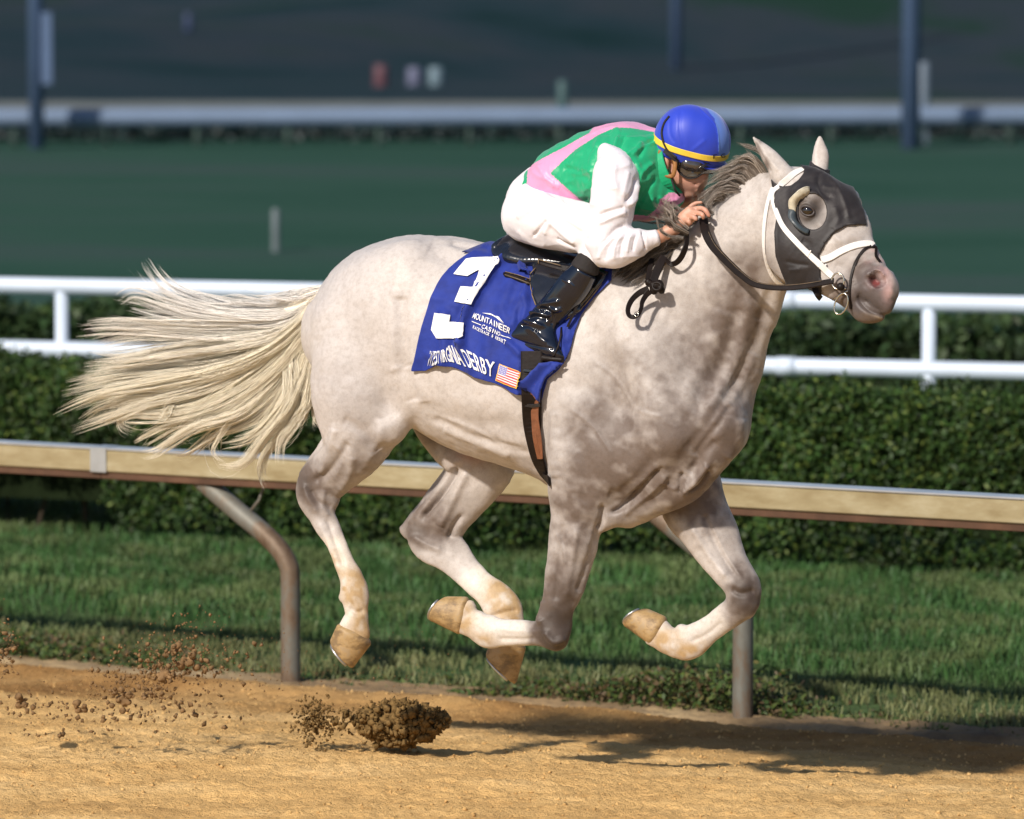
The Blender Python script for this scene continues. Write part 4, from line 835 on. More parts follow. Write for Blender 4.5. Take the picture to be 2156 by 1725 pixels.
FOLDS = [(z3(FOLD), .020, 9), (z3([(x - 45, y - 5) for x, y in FOLD[2:]]), -.008, 9), (z3([(700, 480), (660, 600), (640, 700)]), .006, 14), (z3([(1120, 480), (1110, 560), (1120, 700), (1090, 800)]), .008, 7), (z3([(1020, 380), (960, 560), (900, 700), (960, 850)]), .007, 12), (z3([(1090, 620), (1020, 740), (1010, 860)]), .009, 9),
         (z3([(1000, 180), (1050, 230), (1100, 280)]), .005, 7), (z3([(410, 760), (400, 900), (420, 1050), (400, 1170)]), .010, 10), (z3([(400, 1190), (330, 1130), (270, 1100)]), .006, 8), (z3([(560, 1010), (600, 1120), (640, 1220)]), .010, 11), (z3([(960, 1000), (1030, 1060), (1070, 1100)]), .010, 7),
         (z3([(800, 900), (780, 1050), (820, 1200)]), .006, 12), (z3([(300, 620), (420, 640), (520, 690)]), .003, 8), (z3([(1450, 880), (1430, 1000), (1460, 1120)]), .010, 6), (z3([(1560, 720), (1500, 850), (1480, 980)]), .006, 6)]
def cloth_off(a_, b_):
    h_ = 0; A1, B1 = np.array([a_]), np.array([b_])
    for ln_, am, w_ in FOLDS: h_ += 1.6 * am * math.exp(-(sdist(A1, B1, ln_)[0][0] / w_) ** 2)
    low_ = max(0, (b_ - 740) / 60); h_ += .010 * low_ * (1 + math.sin(a_ * .075 + 1)) * (1 if a_ < 1100 else .3)
    return h_
oc, CV, CF = sheet('near_side', out, 5.0, [HB], .012, m_blue, cloth, .0035, (), cloth_off, .27)
oc.modifiers.new('soft', 'SUBSURF').levels = 1; oc.modifiers['soft'].render_levels = 1
oc.modifiers.move(1, 0)
CT = bvh(CV, [list(f_) for f_ in CF]) if False else BVHTree.FromPolygons([tuple(p) for p in CV.tolist()], [list(f_) for f_ in CF])
# far side: the same cloth mirrored over the horse's spine, joined across the back
P0 = W(1100, 700, 20.0); rr_ = np.array([-.423, -.906, 0])
def mirror(V): V = np.asarray(V); return V - 2 * ((V - P0) @ rr_)[:, None] * rr_[None]
MV = mirror(CV); MV = np.array([ (lambda q: q[0] + q[1] * .014)(nearest(p)) for p in MV])
o = mesh('far_side', MV, [f_[::-1] for f_ in CF], m_blue, cloth); o.modifiers.new('t', 'SOLIDIFY').thickness = .003
topuv = [(1050, 511), (1062, 511), (1090, 520), (1120, 527), (1160, 534), (1200, 540), (1250, 548), (1290, 560)]
rows = []
for a_, b_ in topuv:
    p = surf(a_, b_ + 12, [HB], .014, .1)[0]; q = mirror(p[None])[0]; q_, qn = nearest(q); q = q_ + qn * .014
    rw = [p]
    for t_ in (.2, .4, .6, .8): m_ = p * (1 - t_) + q * t_ + np.array([0, 0, .05]); c_, cn = nearest(m_); rw.append(c_ + cn * .014)
    rows.append(rw + [q])
rows = np.array(rows); ny, nx = rows.shape[:2]; mesh('spine_strip', rows.reshape(-1, 3), [(i * nx + j, i * nx + j + 1, (i + 1) * nx + j + 1, (i + 1) * nx + j) for i in range(ny - 1) for j in range(nx - 1)], m_blue, cloth)

# number and writing on the cloth
TC = [CT]
sheet('number_three', z3([(590, 282), (640, 272), (868, 262), (862, 300), (800, 385), (745, 470), (690, 545), (650, 610), (625, 668), (490, 650), (545, 518), (660, 522), (700, 375), (605, 430), (482, 412)]), 5, TC, .0075, m_print, cloth)
sheet('number_three', z3([(320, 745), (450, 760), (440, 820), (560, 824), (555, 900), (550, 940), (515, 965), (340, 962), (290, 890)]), 5, TC, .0075, m_print, cloth)
def glyph(ch):
    cu = bpy.data.curves.new('g', 'FONT'); cu.body = ch; cu.resolution_u = 3; cu.offset = 0.012
    ob = bpy.data.objects.new('g', cu); COL.objects.link(ob); dg = bpy.context.evaluated_depsgraph_get(); me = ob.evaluated_get(dg).to_mesh()
    V = np.array([tuple(v_.co)[:2] for v_ in me.vertices]); F = [tuple(p.vertices) for p in me.polygons]; ob.evaluated_get(dg).to_mesh_clear()
    bpy.data.objects.remove(ob); bpy.data.curves.remove(cu); return V, F
GC = {}
def letter(mb, ch, ql, qr, low_, top_, trees, off, serif=False):
    """draw one character between x=ql and x=qr inside the ribbon low_..top_ (polylines in x order)"""
    if ch not in GC: GC[ch] = glyph(ch)
    V, F = GC[ch]; x0, y0 = V.min(0); x1, y1 = V.max(0); lowp, topp = np.array(low_), np.array(top_)
    def mp(fx, fy):
        x = ql + (qr - ql) * fx; s_ = (x - lowp[0, 0]) / (lowp[-1, 0] - lowp[0, 0]); tt = np.linspace(0, 1, len(lowp))
        a_ = np.array([np.interp(x, lowp[:, 0], lowp[:, 0]), np.interp(x, lowp[:, 0], lowp[:, 1])]); b_ = np.array([np.interp(s_, np.linspace(0, 1, len(topp)), topp[:, 0]), np.interp(s_, np.linspace(0, 1, len(topp)), topp[:, 1])])
        return a_ + (b_ - a_) * fy
    yb, yt = 0.0, .70 if ch not in 'g' else .7
    P = []
    for x, y in V:
        uv = mp(((x - x0) / (x1 - x0) if ch != 'I' or qr - ql < 4 else .35 + .3 * (x - x0) / (x1 - x0)), (y - yb) / (yt - yb)); P.append(surf(uv[0], uv[1], trees, off, .27)[0])
    P = np.array(P); F = [f_ if np.cross(P[f_[1]] - P[f_[0]], P[f_[2]] - P[f_[0]]) @ (CAM - P[f_[0]]) > 0 else f_[::-1] for f_ in F]
    mb.add(P, F)
    if serif:
        for fy in (0.0, .92):
            for fx in ({'I': (.5,), 'T': (.5,) if fy == 0 else (.06, .94), 'V': (.1, .9) if fy else (), 'A': (.1, .9) if not fy else (), 'Y': (.1, .9) if fy else (.5,), 'W': (.08, .92) if fy else (), 'N': (.12, .88) if fy else (.12,), 'S': (), 'O': (), 'C': (), 'G': (.88,) if not fy else ()}.get(ch, (.14,))):
                wd = (.24 if ch != 'I' else 1.6) if abs(qr - ql) > 7 or ch == 'I' else .2; q = [mp(fx - wd * .5, fy), mp(fx + wd * .5, fy), mp(fx + wd * .5, fy + .08), mp(fx - wd * .5, fy + .08)]
                P = [surf(a_[0], a_[1], trees, off + .0002, .27)[0] for a_ in q]; f_ = (0, 1, 2, 3)
                if np.cross(P[1] - P[0], P[2] - P[0]) @ (CAM - P[0]) < 0: f_ = f_[::-1]
                mb.add(P, [f_])
low_ = z3([(250, 1197), (300, 1197), (345, 1180), (400, 1165), (440, 1160), (480, 1165), (530, 1182), (600, 1205), (690, 1242), (770, 1275), (850, 1302)])
top_ = z3([(282, 1075), (330, 1075), (372, 1070), (410, 1052), (440, 1024), (480, 1028), (540, 1048), (600, 1068), (700, 1118), (790, 1152), (868, 1180)])
mb = MB()
for ch, a_, b_ in zip('WESTVIRGINIADERBY', (252, 300, 324, 344, 362, 386, 397, 428, 468, 481, 527, 541, 612, 655, 697, 738, 772), (298, 322, 343, 361, 385, 394, 426, 464, 478, 523, 537, 598, 652, 693, 736, 772, 826)):
    ab = z3([(a_, 0), (b_, 0)]); letter(mb, ch, ab[0][0], ab[1][0] - .4, low_, top_, TC, .006, True)
mb.build('race_lettering', m_print, cloth, False)
mb = MB()
low_ = z3([(642, 786), (720, 814), (800, 845), (880, 880), (975, 922)]); top_ = z3([(658, 737), (735, 767), (815, 799), (895, 833), (990, 872)])
xs = np.linspace(642, 972, 12); xs[0] -= 4
for i, ch in enumerate('MOUNTAINEER'): ab = z3([(xs[i], 0), (xs[i + 1] - 3, 0)]); letter(mb, ch, ab[0][0], ab[1][0], low_, top_, TC, .006)
low_ = z3([(725, 872), (885, 944)]); top_ = z3([(737, 842), (893, 911)]); xs = np.linspace(727, 886, 7)
for i, ch in enumerate('CASINO'): ab = z3([(xs[i], 0), (xs[i + 1] - 3, 0)]); letter(mb, ch, ab[0][0], ab[1][0], low_, top_, TC, .006)
low_ = z3([(650, 876), (935, 1010)]); top_ = z3([(656, 850), (942, 985)]); S_ = 'RACETRACK & RESORT'; xs = np.linspace(650, 936, len(S_) + 1)
for i, ch in enumerate(S_):
    if ch != ' ': ab = z3([(xs[i], 0), (xs[i + 1] - 2, 0)]); letter(mb, ch, ab[0][0], ab[1][0], low_, top_, TC, .006)
mb.build('casino_lettering', m_print, cloth, False)
for pl in ([(730, 743), (800, 748), (860, 775), (930, 848), (895, 815), (850, 782), (815, 765)], [(852, 768), (880, 775), (925, 832), (900, 812)], [(640, 810), (725, 846), (725, 853), (640, 817)], [(890, 930), (975, 966), (975, 973), (890, 937)]):
    sheet('casino_emblem', z3(pl), 5, TC, .006, m_print, cloth)
# flag patch
m_flag = hair_mat('embroidered_flag', .7)
c4 = [np.array(p) for p in z3([(880, 1180), (1058, 1250), (1030, 1400), (845, 1325)])]; nu, nv = 66, 60; V = []; FC = []
for j in range(nv + 1):
    for i in range(nu + 1):
        s_, t_ = i / nu, j / nv; q = c4[0] * (1 - s_) * (1 - t_) + c4[1] * s_ * (1 - t_) + c4[2] * s_ * t_ + c4[3] * (1 - s_) * t_; V.append(surf(q[0], q[1], TC, .0065, .27)[0])
        if min(s_, 1 - s_) < .045 or min(t_, 1 - t_) < .05: c_ = (.80, .45, .05)
        else:
            a_, b_ = (s_ - .045) / .91, (t_ - .05) / .9
            if a_ < .42 and b_ < .54: c_ = (.75, .75, .8) if ((a_ * 26) % 2 < .8 and (b_ * 18) % 2 < .8) else (.20, .20, .48)
            else: c_ = (.62, .04, .06) if int(b_ * 13) % 2 == 0 else (.78, .70, .70)
        FC.append(c_)
o = mesh('flag_patch', V, [(j * (nu + 1) + i, (j + 1) * (nu + 1) + i, (j + 1) * (nu + 1) + i + 1, j * (nu + 1) + i + 1) for j in range(nv) for i in range(nu)], m_flag, cloth); set_col(o, FC)

# saddle
saddle = empty('saddle', tuple(fr(1170, 540, 0))); tag(saddle, 'small black racing saddle on the blue cloth, under the jockey', 'saddle')
Vs, Qs = solid([(st([(1071, 486, 1084, 516, 0, .12), (1088, 500, 1110, 548, 0, .15), (1120, 512, 1142, 562, 0, .15), (1160, 520, 1172, 568, 0, .14), (1205, 528, 1214, 575, 0, .13), (1260, 545, 1266, 590, 0, .12), (1300, 556, 1300, 596, 0, .09)]), 0, 'u', 5, .5)], .005)
mesh('seat', Vs, Qs, m_leather, saddle); ST_ = bvh(Vs, Qs)
TS = [CT, HB]
fo, FV, FF = sheet('flap', [(1116, 596), (1114, 580), (1122, 566), (1140, 556), (1180, 560), (1215, 566), (1260, 572), (1282, 580), (1270, 598), (1248, 625), (1226, 650), (1204, 668), (1181, 680), (1165, 660), (1150, 668), (1129, 646), (1120, 622)], 7, TS, .022, m_leather, saddle, .010, (), None, .3)
FT = BVHTree.FromPolygons([tuple(p) for p in FV.tolist()], [list(f_) for f_ in FF]); TF = [FT, CT, HB]
mb = MB(); mb.tube([surf(a_, b_, TF, .006, .3)[0] for a_, b_ in cat([(1128, 567), (1116, 582), (1116, 600), (1121, 622), (1129, 644)], 4)], .0022, 6); mb.build('flap_piping', m_trim, saddle)
mb = MB(); mb.tube([surf(a_, b_, TF, .006, .3)[0] for a_, b_ in cat([(1268, 598), (1252, 620), (1228, 648), (1205, 667), (1182, 679)], 4)], .0022, 6); mb.build('flap_piping', m_trim, saddle)
mirF = mirror(FV); mesh('far_flap', mirF, [f_[::-1] for f_ in FF], m_leather, saddle).modifiers.new('t', 'SOLIDIFY').thickness = .008
mb = MB(); strap('', [(1062, 578), (1068, 580), (1090, 587), (1116, 598)], TF, [.006, .024, .026, .026], .006, .004, m_dleather, saddle, mb, .3); mb.build('pointed_strap', m_dleather, saddle)
mb = MB(); mb.tube([surf(a_, b_, TF, .012, .3)[0] for a_, b_ in [(1066, 577), (1090, 583), (1116, 592)]], .0015, 5); mb.tube([surf(a_, b_, TF, .012, .3)[0] for a_, b_ in [(1066, 583), (1090, 591), (1114, 601)]], .0015, 5); mb.build('strap_edge', m_trim, saddle)
ribbon('skirt_strap', [fr(1134, 551, .27), fr(1150, 556, .275), fr(1180, 564, .28), fr(1205, 568, .28)], [-F_ + .3 * U_] * 4, .022, .005, m_dleather, saddle)
mb = MB(); mb.tube([fr(1133, 546, .285), fr(1150, 551, .29), fr(1180, 559, .295)], .002, 5); mb.tube([fr(1133, 545, .285), fr(1134, 556, .285)], .0018, 5); mb.build('strap_edge', m_trim, saddle)
# stirrup leather hanging in front of the cloth and the stirrup iron
for a_, b_ in (((1215, 610), (1192, 668)), ((1208, 604), (1182, 672)), ((1232, 604), (1196, 690))):
    ribbon('stirrup_leather', [surf(*a_, TF, .010, .3)[0], surf((a_[0] + b_[0]) / 2 + 2, (a_[1] + b_[1]) / 2, TF, .012, .3)[0], surf(*b_, TF, .010, .3)[0]], [-F_] * 3, .010, .004, m_dleather, saddle)
# girth, buckle guard and brown billets
girth = empty('girth', tuple(fr(1125, 900, .3))); tag(girth, 'dark girth with brown leather billets round the barrel behind the near foreleg', 'girth')
HBs = [CT, HB]
strap('webbing', [(1121, 740), (1121, 780), (1120, 830), (1122, 880), (1127, 925), (1137, 968), (1152, 1000), (1162, 1012)], HBs, [.085, .085, .078, .075, .066, .055, .045, .04], .006, .012, m_dleather, girth, None, .29, 5)
GT = None
for du, w_ in ((-.5, .020), (6.5, .018)):
    strap('billet', [(1124 + du, 822), (1127 + du, 850), (1129 + du, 880), (1133 + du, 920), (1142 + du * .8, 960)][:5], HBs, w_, .004, .020, m_brown, girth, None, .29, 5)
strap('billet', [(1122, 792), (1126, 800), (1128, 815)], HBs, .022, .004, .020, m_brown, girth, None, .29)
strap('keeper', [(1110, 850), (1125, 852), (1141, 851)], HBs, .014, .004, .026, m_leather, girth, None, .29)
strap('keeper', [(1105, 780), (1120, 782), (1136, 783)], HBs, .010, .004, .022, m_leather, girth, None, .29)
# folded front corner of the cloth lying over the girth
sheet('folded_corner', [(1094, 812), (1120, 786), (1143, 765), (1165, 763), (1192, 765), (1174, 780), (1154, 800), (1148, 815), (1143, 845), (1120, 826)], 6, HBs, .034, m_blue, cloth, .004, (), lambda a_, b_: .010 * math.sin((a_ + b_) * .09), .3)

# ---- hood
m_hood, n, l, b = nt('black_mesh_hood'); t = tex(n, l, 12, 5, .6); r = ramp(n, [(.3, (.008, .006, .007)), (.7, (.020, .015, .016))]); l.new(t.outputs[0], r.inputs[0]); l.new(r.outputs[0], b.inputs['Base Color']); b.inputs['Roughness'].default_value = .6; b.inputs['Sheen Weight'].default_value = .12
bump(n, l, b, t.outputs[0], .35, .01)
hood = empty('blinker_hood', tuple(fr(1710, 450, 0))); tag(hood, 'black blinker hood over the horse\'s face, cup open round the eye', 'hood')
def z1(pts): return [(1437.1 + x / 3.602, 239.5 + y / 3.602) for x, y in pts]
HOUT = z1([(668, 490), (700, 525), (760, 552), (820, 545), (880, 500), (918, 450), (915, 410), (880, 385), (800, 375), (785, 350), (860, 325), (960, 345), (1000, 385), (1080, 425), (1140, 420), (1300, 560), (1380, 740), (1400, 850), (1330, 842), (1240, 850), (1150, 900), (1080, 980), (1040, 1070), (1045, 1150), (1050, 1260), (1055, 1390), (1000, 1370), (975, 1340), (880, 1350), (790, 1310), (745, 1190), (705, 1080), (697, 900), (712, 780), (690, 640)])
EYE = z1([(985 + 108 * math.cos(a_) + 5 * math.sin(a_), 742 + 138 * math.sin(a_)) for a_ in np.linspace(0, 6.28, 24)[:-1]])
allst = [o for o in G]
hf = Field(W(1600, 660, 19.0) * np.array([1, 1, 1]) , W(1850, 320, 20.0), .0045)
lo_ = np.array([W(1600, 660, 19.5)[0], 18.9, W(1600, 660, 19.5)[2]]); hi_ = np.array([W(1850, 500, 19.5)[0], 20.1, W(1600, 315, 19.5)[2]]); hf = Field(lo_, hi_, .0045)
for o_ in G: hf.chain(*o_)
hf.F -= .008
X, Y, Z = np.meshgrid(*[hf.lo[k_] + hf.h * np.arange(hf.n[k_]) for k_ in range(3)], indexing='ij'); PP = np.stack([X.ravel(), Y.ravel(), Z.ravel()], 1)
near_m = hf.F.ravel() < .02; uu, vv, dd_ = proj(PP[near_m])
def psd(poly): 
    d_, _ = sdist(uu, vv, np.vstack([poly, poly[:1]])); return np.where(inpoly(uu, vv, poly), -d_, d_) / 545
sd = psd(HOUT); ey = psd(EYE); side = dd_ - (dm(uu) - .055); sd = np.where(side < 0, np.maximum(sd, -ey), sd)
Fl = hf.F.ravel(); Fl[near_m] = np.maximum(Fl[near_m], sd); hf.F = Fl.reshape(hf.F.shape).astype(np.float32)
Vh, Qh = hf.nets(2); Nh = vnormals(Vh, Qh)
Vh = sculpt(Vh, Nh, [(z1([(1040, 440), (1030, 520), (1060, 600), (1130, 640)]), -.006, 5), (z1([(1100, 470), (1180, 560), (1240, 700), (1260, 800)]), .004, 5), (z1([(1170, 560), (1100, 560), (1060, 540)]), .004, 5), (z1([(780, 1120), (870, 1140), (960, 1150)]), -.004, 4), (z1([(800, 1190), (900, 1180)]), .004, 4), (z1([(1050, 1040), (1090, 960), (1160, 890), (1250, 845), (1340, 835)]), .004, 4), (z1([(690, 640), (702, 900), (712, 1080), (790, 1290)]), .003, 3),
    (z1([(1150, 700), (1180, 800), (1140, 880)]), .004, 7), (z1([(900, 960), (960, 1000), (960, 1100)]), -.004, 8)])
mesh('hood_fabric', Vh, Qh, m_hood, hood); HT = bvh(Vh, Qh); TH = [HT, HB]
m_cup = simple('blinker_cup', (.50, .46, .36), .45, 0, 30, .25, .1); m_cupd = simple('blinker_cup_dark', (.05, .065, .075), .35, 0, 30, .2, .1)
def cup(name, a0, a1, mat, wd):
    A_ = np.linspace(a0, a1, 14); P, Nn = [], []
    for a_ in A_:
        q = z1([(985 + 156 * math.cos(a_), 745 + 168 * math.sin(a_))])[0]; p, n_ = surf(*q, TH, .004, .1); q2 = z1([(985 + 122 * math.cos(a_), 745 + 140 * math.sin(a_))])[0]; inn, _ = surf(*q2, TH, .004, .1); P.append((p, n_, inn))
    # a shallow scoop standing away from the face behind the eye
    V = []; F = []
    for i, (p, n_, inn) in enumerate(P):
        lift = .026 * math.sin(math.pi * (i + .8) / 15.5); ou = unit(p - inn)
        for s_, h_ in ((0, 0), (.35, .75), (.8, 1.0), (1.0, 1.0)): V.append(inn + (p - inn) * s_ + n_ * lift * h_ + ou * .000)
        V.append(p + ou * .003 + n_ * lift * .8); V.append(p + ou * .002)
    k = 6; F = [(i * k + j, i * k + j + 1, (i + 1) * k + j + 1, (i + 1) * k + j) for i in range(len(P) - 1) for j in range(k - 1)]
    o = mesh(name, V, F, mat, hood); o.modifiers.new('t', 'SOLIDIFY').thickness = .0025
    mb = MB(); mb.tube([V[i * k + 3] for i in range(len(P))], .0035, 8); mb.build('cup_rim', mat, o)
cup('blinker_cup', math.radians(100), math.radians(185), m_cupd, 1); cup('blinker_cup', math.radians(180), math.radians(262), m_cup, 1)
# far blinker cup peeping past the forehead
Vc, Qc = solid([(st([(1796, 410, 1806, 418, -.03, .012), (1802, 425, 1814, 424, -.035, .016), (1804, 440, 1815, 441, -.035, .015), (1806, 455, 1812, 455, -.03, .009)]), 0, 'u', 5)], .003); mesh('blinker_cup', Vc, Qc, m_cup, hood)

# ---- bridle and reins
bridle = empty('bridle', tuple(fr(1740, 560, .1))); tag(bridle, 'white race bridle with dark noseband, steel bit rings and long dark reins', 'bridle')
m_wstrap = simple('white_strap', (.78, .75, .72), .35, 0, 40, .05, .05, coat=.2)
strap('crown_strap', z1([(912, 428), (850, 455), (790, 500), (745, 540)]), TH, .024, .004, .004, m_wstrap, bridle)
strap('cheek_strap', z1([(745, 540), (690, 600), (697, 690), (760, 850), (860, 970), (950, 1060), (1040, 1140), (1100, 1200), (1140, 1235)]), TH, [.018, .018, .019, .020, .021, .022, .024, .024, .022], .004, .004, m_wstrap, bridle)
strap('throat_lash', z1([(690, 560), (660, 640), (635, 760), (622, 900), (626, 1050), (655, 1170), (705, 1265), (770, 1308)]), TH, .016, .004, .003, m_wstrap, bridle)
strap('nose_band', z1([(1055, 1110), (1120, 1090), (1200, 1045), (1290, 1008), (1370, 990), (1425, 990), (1442, 1003)]), TH, .026, .005, .003, m_wstrap, bridle)
for q in ((960, 1062), (1045, 1140), (1075, 1165)):
    strap('strap_keeper', z1([(q[0] - 12, q[1] + 26), q, (q[0] + 20, q[1] - 24)]), TH, .006, .005, .006, m_wstrap, bridle)
strap('figure_eight_strap', z1([(1415, 1012), (1370, 1040), (1315, 1120), (1285, 1220), (1270, 1330), (1272, 1430), (1280, 1480)]), TH, .010, .004, .003, m_dleather, bridle)
strap('figure_eight_strap', z1([(1415, 1012), (1460, 1020), (1490, 1040), (1515, 1085)]), TH, .010, .006, .003, m_dleather, bridle)
def ring(name, cx, cy, rx, ry, L, r_, tilt=0):
    mb = MB(); mb.tube([fr(cx + rx * math.cos(a_) * math.cos(tilt) - ry * math.sin(a_) * math.sin(tilt), cy + rx * math.cos(a_) * math.sin(tilt) + ry * math.sin(a_) * math.cos(tilt), L) for a_ in np.linspace(0, 2 * math.pi, 33)], r_, 8, False, up=F_); return mb.build(name, m_steel, bridle)
ring('bit_ring', 1764, 592, 13, 17, .165, .0035); ring('bit_ring', 1771, 640, 13, 23, .155, .003, .35)
V_, Q_ = solid([(ball(1770, 604, .165, .016), 0, 'u', 1)], .003); mesh('bit_stop', V_, Q_, m_dleather, bridle)
mb = MB(); mb.tube([fr(1770, 604, .15), fr(1786, 610, .13), fr(1800, 618, .10)], .005, 8); mb.tube([fr(1752, 632, .15), fr(1786, 612, .15)], .003, 6); mb.build('bit_bar', m_steel, bridle)
ribbon('chin_strap', [fr(1714, 606, .13), fr(1722, 622, .13), fr(1727, 628, .10)], [-F_] * 3, .022, .005, m_dleather, bridle)
REIN = [(1481, 462, .13), (1486, 490, .18), (1500, 518, .19), (1525, 546, .19), (1555, 575, .185), (1585, 597, .18), (1620, 605, .175), (1660, 606, .17), (1700, 602, .165), (1730, 597, .165), (1756, 592, .165)]
rp = []
for a_, b_, L_ in REIN:
    p = fr(a_, b_, L_); q = hits(a_, b_, TH)
    if q is not None and (q[0] - CAM) @ F_ < (p - CAM) @ F_ + .012: p = W(a_, b_, (q[0] - CAM) @ F_ - .02)
    rp.append(p)
rn = [-F_ * .85 + U_ * .5] * len(rp); ribbon('rein', rp[:5], rn[:5], [.034, .034, .032, .03], .006, m_dleather, bridle, None, 5); ribbon('rein', rp[4:], rn[4:], [.028, .026, .026, .024], .005, m_dleather, bridle, None, 5)
mb = MB(); 
for o_ in (.4, -.4): mb.tube(cat([p + unit(np.cross(rp[min(i + 1, len(rp) - 1)] - rp[max(i - 1, 0)], -F_)) * .013 * o_ * 1.9 - F_ * .0075 for i, p in enumerate(rp)][1:-1], 4), .0009, 4)
mb.build('rein_stitching', m_trim, bridle)
# loose loop below the hand and the knotted rein end
def ondepth(a_, b_, dz):
    q = hits(a_, b_, [HB, CT]); return W(a_, b_, (q[0] - CAM) @ F_ - dz) if q is not None else fr(a_, b_, .2)
lp = [(1446, 470, .05), (1446, 500, .07), (1443, 520, .08), (1435, 540, .07), (1424, 553, .06), (1412, 556, .05), (1402, 548, .045)]
ribbon('rein_loop', [ondepth(*a_) for a_ in lp], [-F_ + .5 * R_] * 7, [.016, .02, .024, .024, .02, .016], .004, m_dleather, bridle, None, 5)
lp = [(1398, 540, .05), (1388, 560, .06), (1378, 585, .07), (1372, 600, .075)]; ribbon('rein_end', [ondepth(*a_) for a_ in lp], [-F_] * 4, [.03, .032, .028], .005, m_dleather, bridle, None, 5)
lp = [(1372, 545, .045), (1368, 570, .055), (1364, 590, .07)]; ribbon('rein_end', [ondepth(*a_) for a_ in lp], [-F_] * 3, [.02, .024, .022], .005, m_dleather, bridle, None, 5)
kn = []
for a_, b_, r_ in ((1366, 596, .018), (1378, 604, .024), (1388, 600, .022), (1392, 610, .018), (1376, 612, .018)):
    kn.append((np.concatenate([ondepth(a_, b_, .085), [0, 0, 1], [r_, r_ * .8]])[None], .004, 'u', 1))
Vk, Qk = solid(kn, .003); mesh('rein_knot', Vk, Qk, m_dleather, bridle)
mb = MB(); mb.tube([ondepth(1383 + 9 * math.cos(a_), 603 + 8 * math.sin(a_), .105) for a_ in np.linspace(0, 6.28, 20)], .005, 8, False, up=F_); mb.build('knot_turn', m_dleather, bridle)
lp = [(1366, 608, .09), (1346, 617, .09), (1330, 632, .085), (1322, 650, .08), (1324, 664, .075), (1334, 668, .075), (1344, 662, .08), (1350, 648, .085), (1352, 636, .09), (1360, 622, .09), (1368, 614, .09)]
ribbon('rein_end_loop', [ondepth(*a_) for a_ in lp], [-F_ + .45 * R_ + .2 * U_] * len(lp), [.026, .022, .02, .018, .016, .016, .02, .024], .004, m_dleather, bridle, None, 5)
mb = MB(); mb.tube([ondepth(1340 + 4 * math.cos(a_), 662 + 5 * math.sin(a_), .09) for a_ in np.linspace(0, 6.28, 14)], .0018, 6, False, up=F_); mb.build('rein_buckle', m_steel, bridle)
print('tack', round(time.time() - T0, 1))
# ------------------------------------------------------------------ jockey
def z2(pts): return [(1018 + x / 2.881, 179.6 + y / 2.881) for x, y in pts]
m_skin, n, l, b = nt('skin'); at = n.new('ShaderNodeAttribute'); at.attribute_name = 'pig'; t = tex(n, l, 90, 4, .6); r = ramp(n, [(.3, (.86, .82, .80)), (.6, (1, 1, 1))]); l.new(t.outputs[0], r.inputs[0]); c = mixc(n, l, .7, at.outputs[0], r.outputs[0], 'MULTIPLY'); l.new(c, b.inputs['Base Color'])
b.inputs['Roughness'].default_value = .5; b.inputs['Subsurface Weight'].default_value = .12; b.inputs['Subsurface Radius'].default_value = (.6, .25, .12); b.inputs['Subsurface Scale'].default_value = .02; bump(n, l, b, t.outputs[0], .12, .004)
def silk_mat(name, rough=.42, sheen=.3):
    m, n, l, b = nt(name); at = n.new('ShaderNodeAttribute'); at.attribute_name = 'pig'; t = tex(n, l, 16, 4, .55, dist=.6); l.new(at.outputs[0], b.inputs['Base Color']); b.inputs['Roughness'].default_value = rough; b.inputs['Sheen Weight'].default_value = sheen; b.inputs['Specular IOR Level'].default_value = .4
    bump(n, l, b, t.outputs[0], .30, .012); return m
def crease(V, sc, seed, p=5): return (1 - np.abs(2 * fbm(V * np.array(sc), 1.0, 2, seed) - 1)) ** p
m_silk = silk_mat('racing_silk'); m_breech = silk_mat('breeches_cloth', .6, .1)
jockey = empty('person', tuple(fr(1180, 470, 0))); tag(jockey, 'crouching jockey in green and pink silks, white breeches and blue helmet riding the grey horse', 'person')
B_ = []   # one continuous body under the clothes
def jb(rows, k=.02, op='u', res=5, cap=1.0): B_.append((st(rows), k, op, res, cap))
torso = [(1115, 370, 1170, 470, 0, .145), (1150, 325, 1215, 455, 0, .155), (1195, 300, 1262, 452, 0, .16), (1255, 282, 1325, 452, 0, .18), (1312, 274, 1372, 440, 0, .18), (1362, 280, 1398, 410, 0, .12), (1392, 300, 1412, 385, 0, .07)]
arm_n = [(1265, 342, 1335, 362, .20, .06), (1256, 395, 1335, 405, .235, .06), (1250, 440, 1322, 440, .25, .055), (1246, 490, 1312, 478, .26, .05), (1248, 535, 1296, 510, .26, .045)]
fore_n = [(1262, 520, 1264, 556, .26, .04), (1300, 500, 1310, 546, .25, .042), (1340, 492, 1352, 532, .225, .038), (1372, 488, 1384, 516, .20, .030), (1392, 480, 1402, 508, .18, .026), (1410, 468, 1424, 494, .165, .026)]
jb([(a - 0, b_ + 6, c_, d_ - 8, e, f_ - .02) for a, b_, c_, d_, e, f_ in torso])
jb([(a + 3, b_, c_ - 3, d_, e, f_ - .01) for a, b_, c_, d_, e, f_ in arm_n]); jb(fore_n)
# far arm
jb([(1300, 330, 1370, 360, -.20, .055), (1330, 390, 1385, 400, -.24, .05), (1345, 440, 1390, 440, -.25, .045)]); jb([(1360, 430, 1366, 460, -.25, .04), (1400, 424, 1410, 452, -.20, .035), (1432, 412, 1444, 436, -.14, .028), (1452, 402, 1466, 424, -.11, .03), (1470, 398, 1482, 418, -.09, .02)])
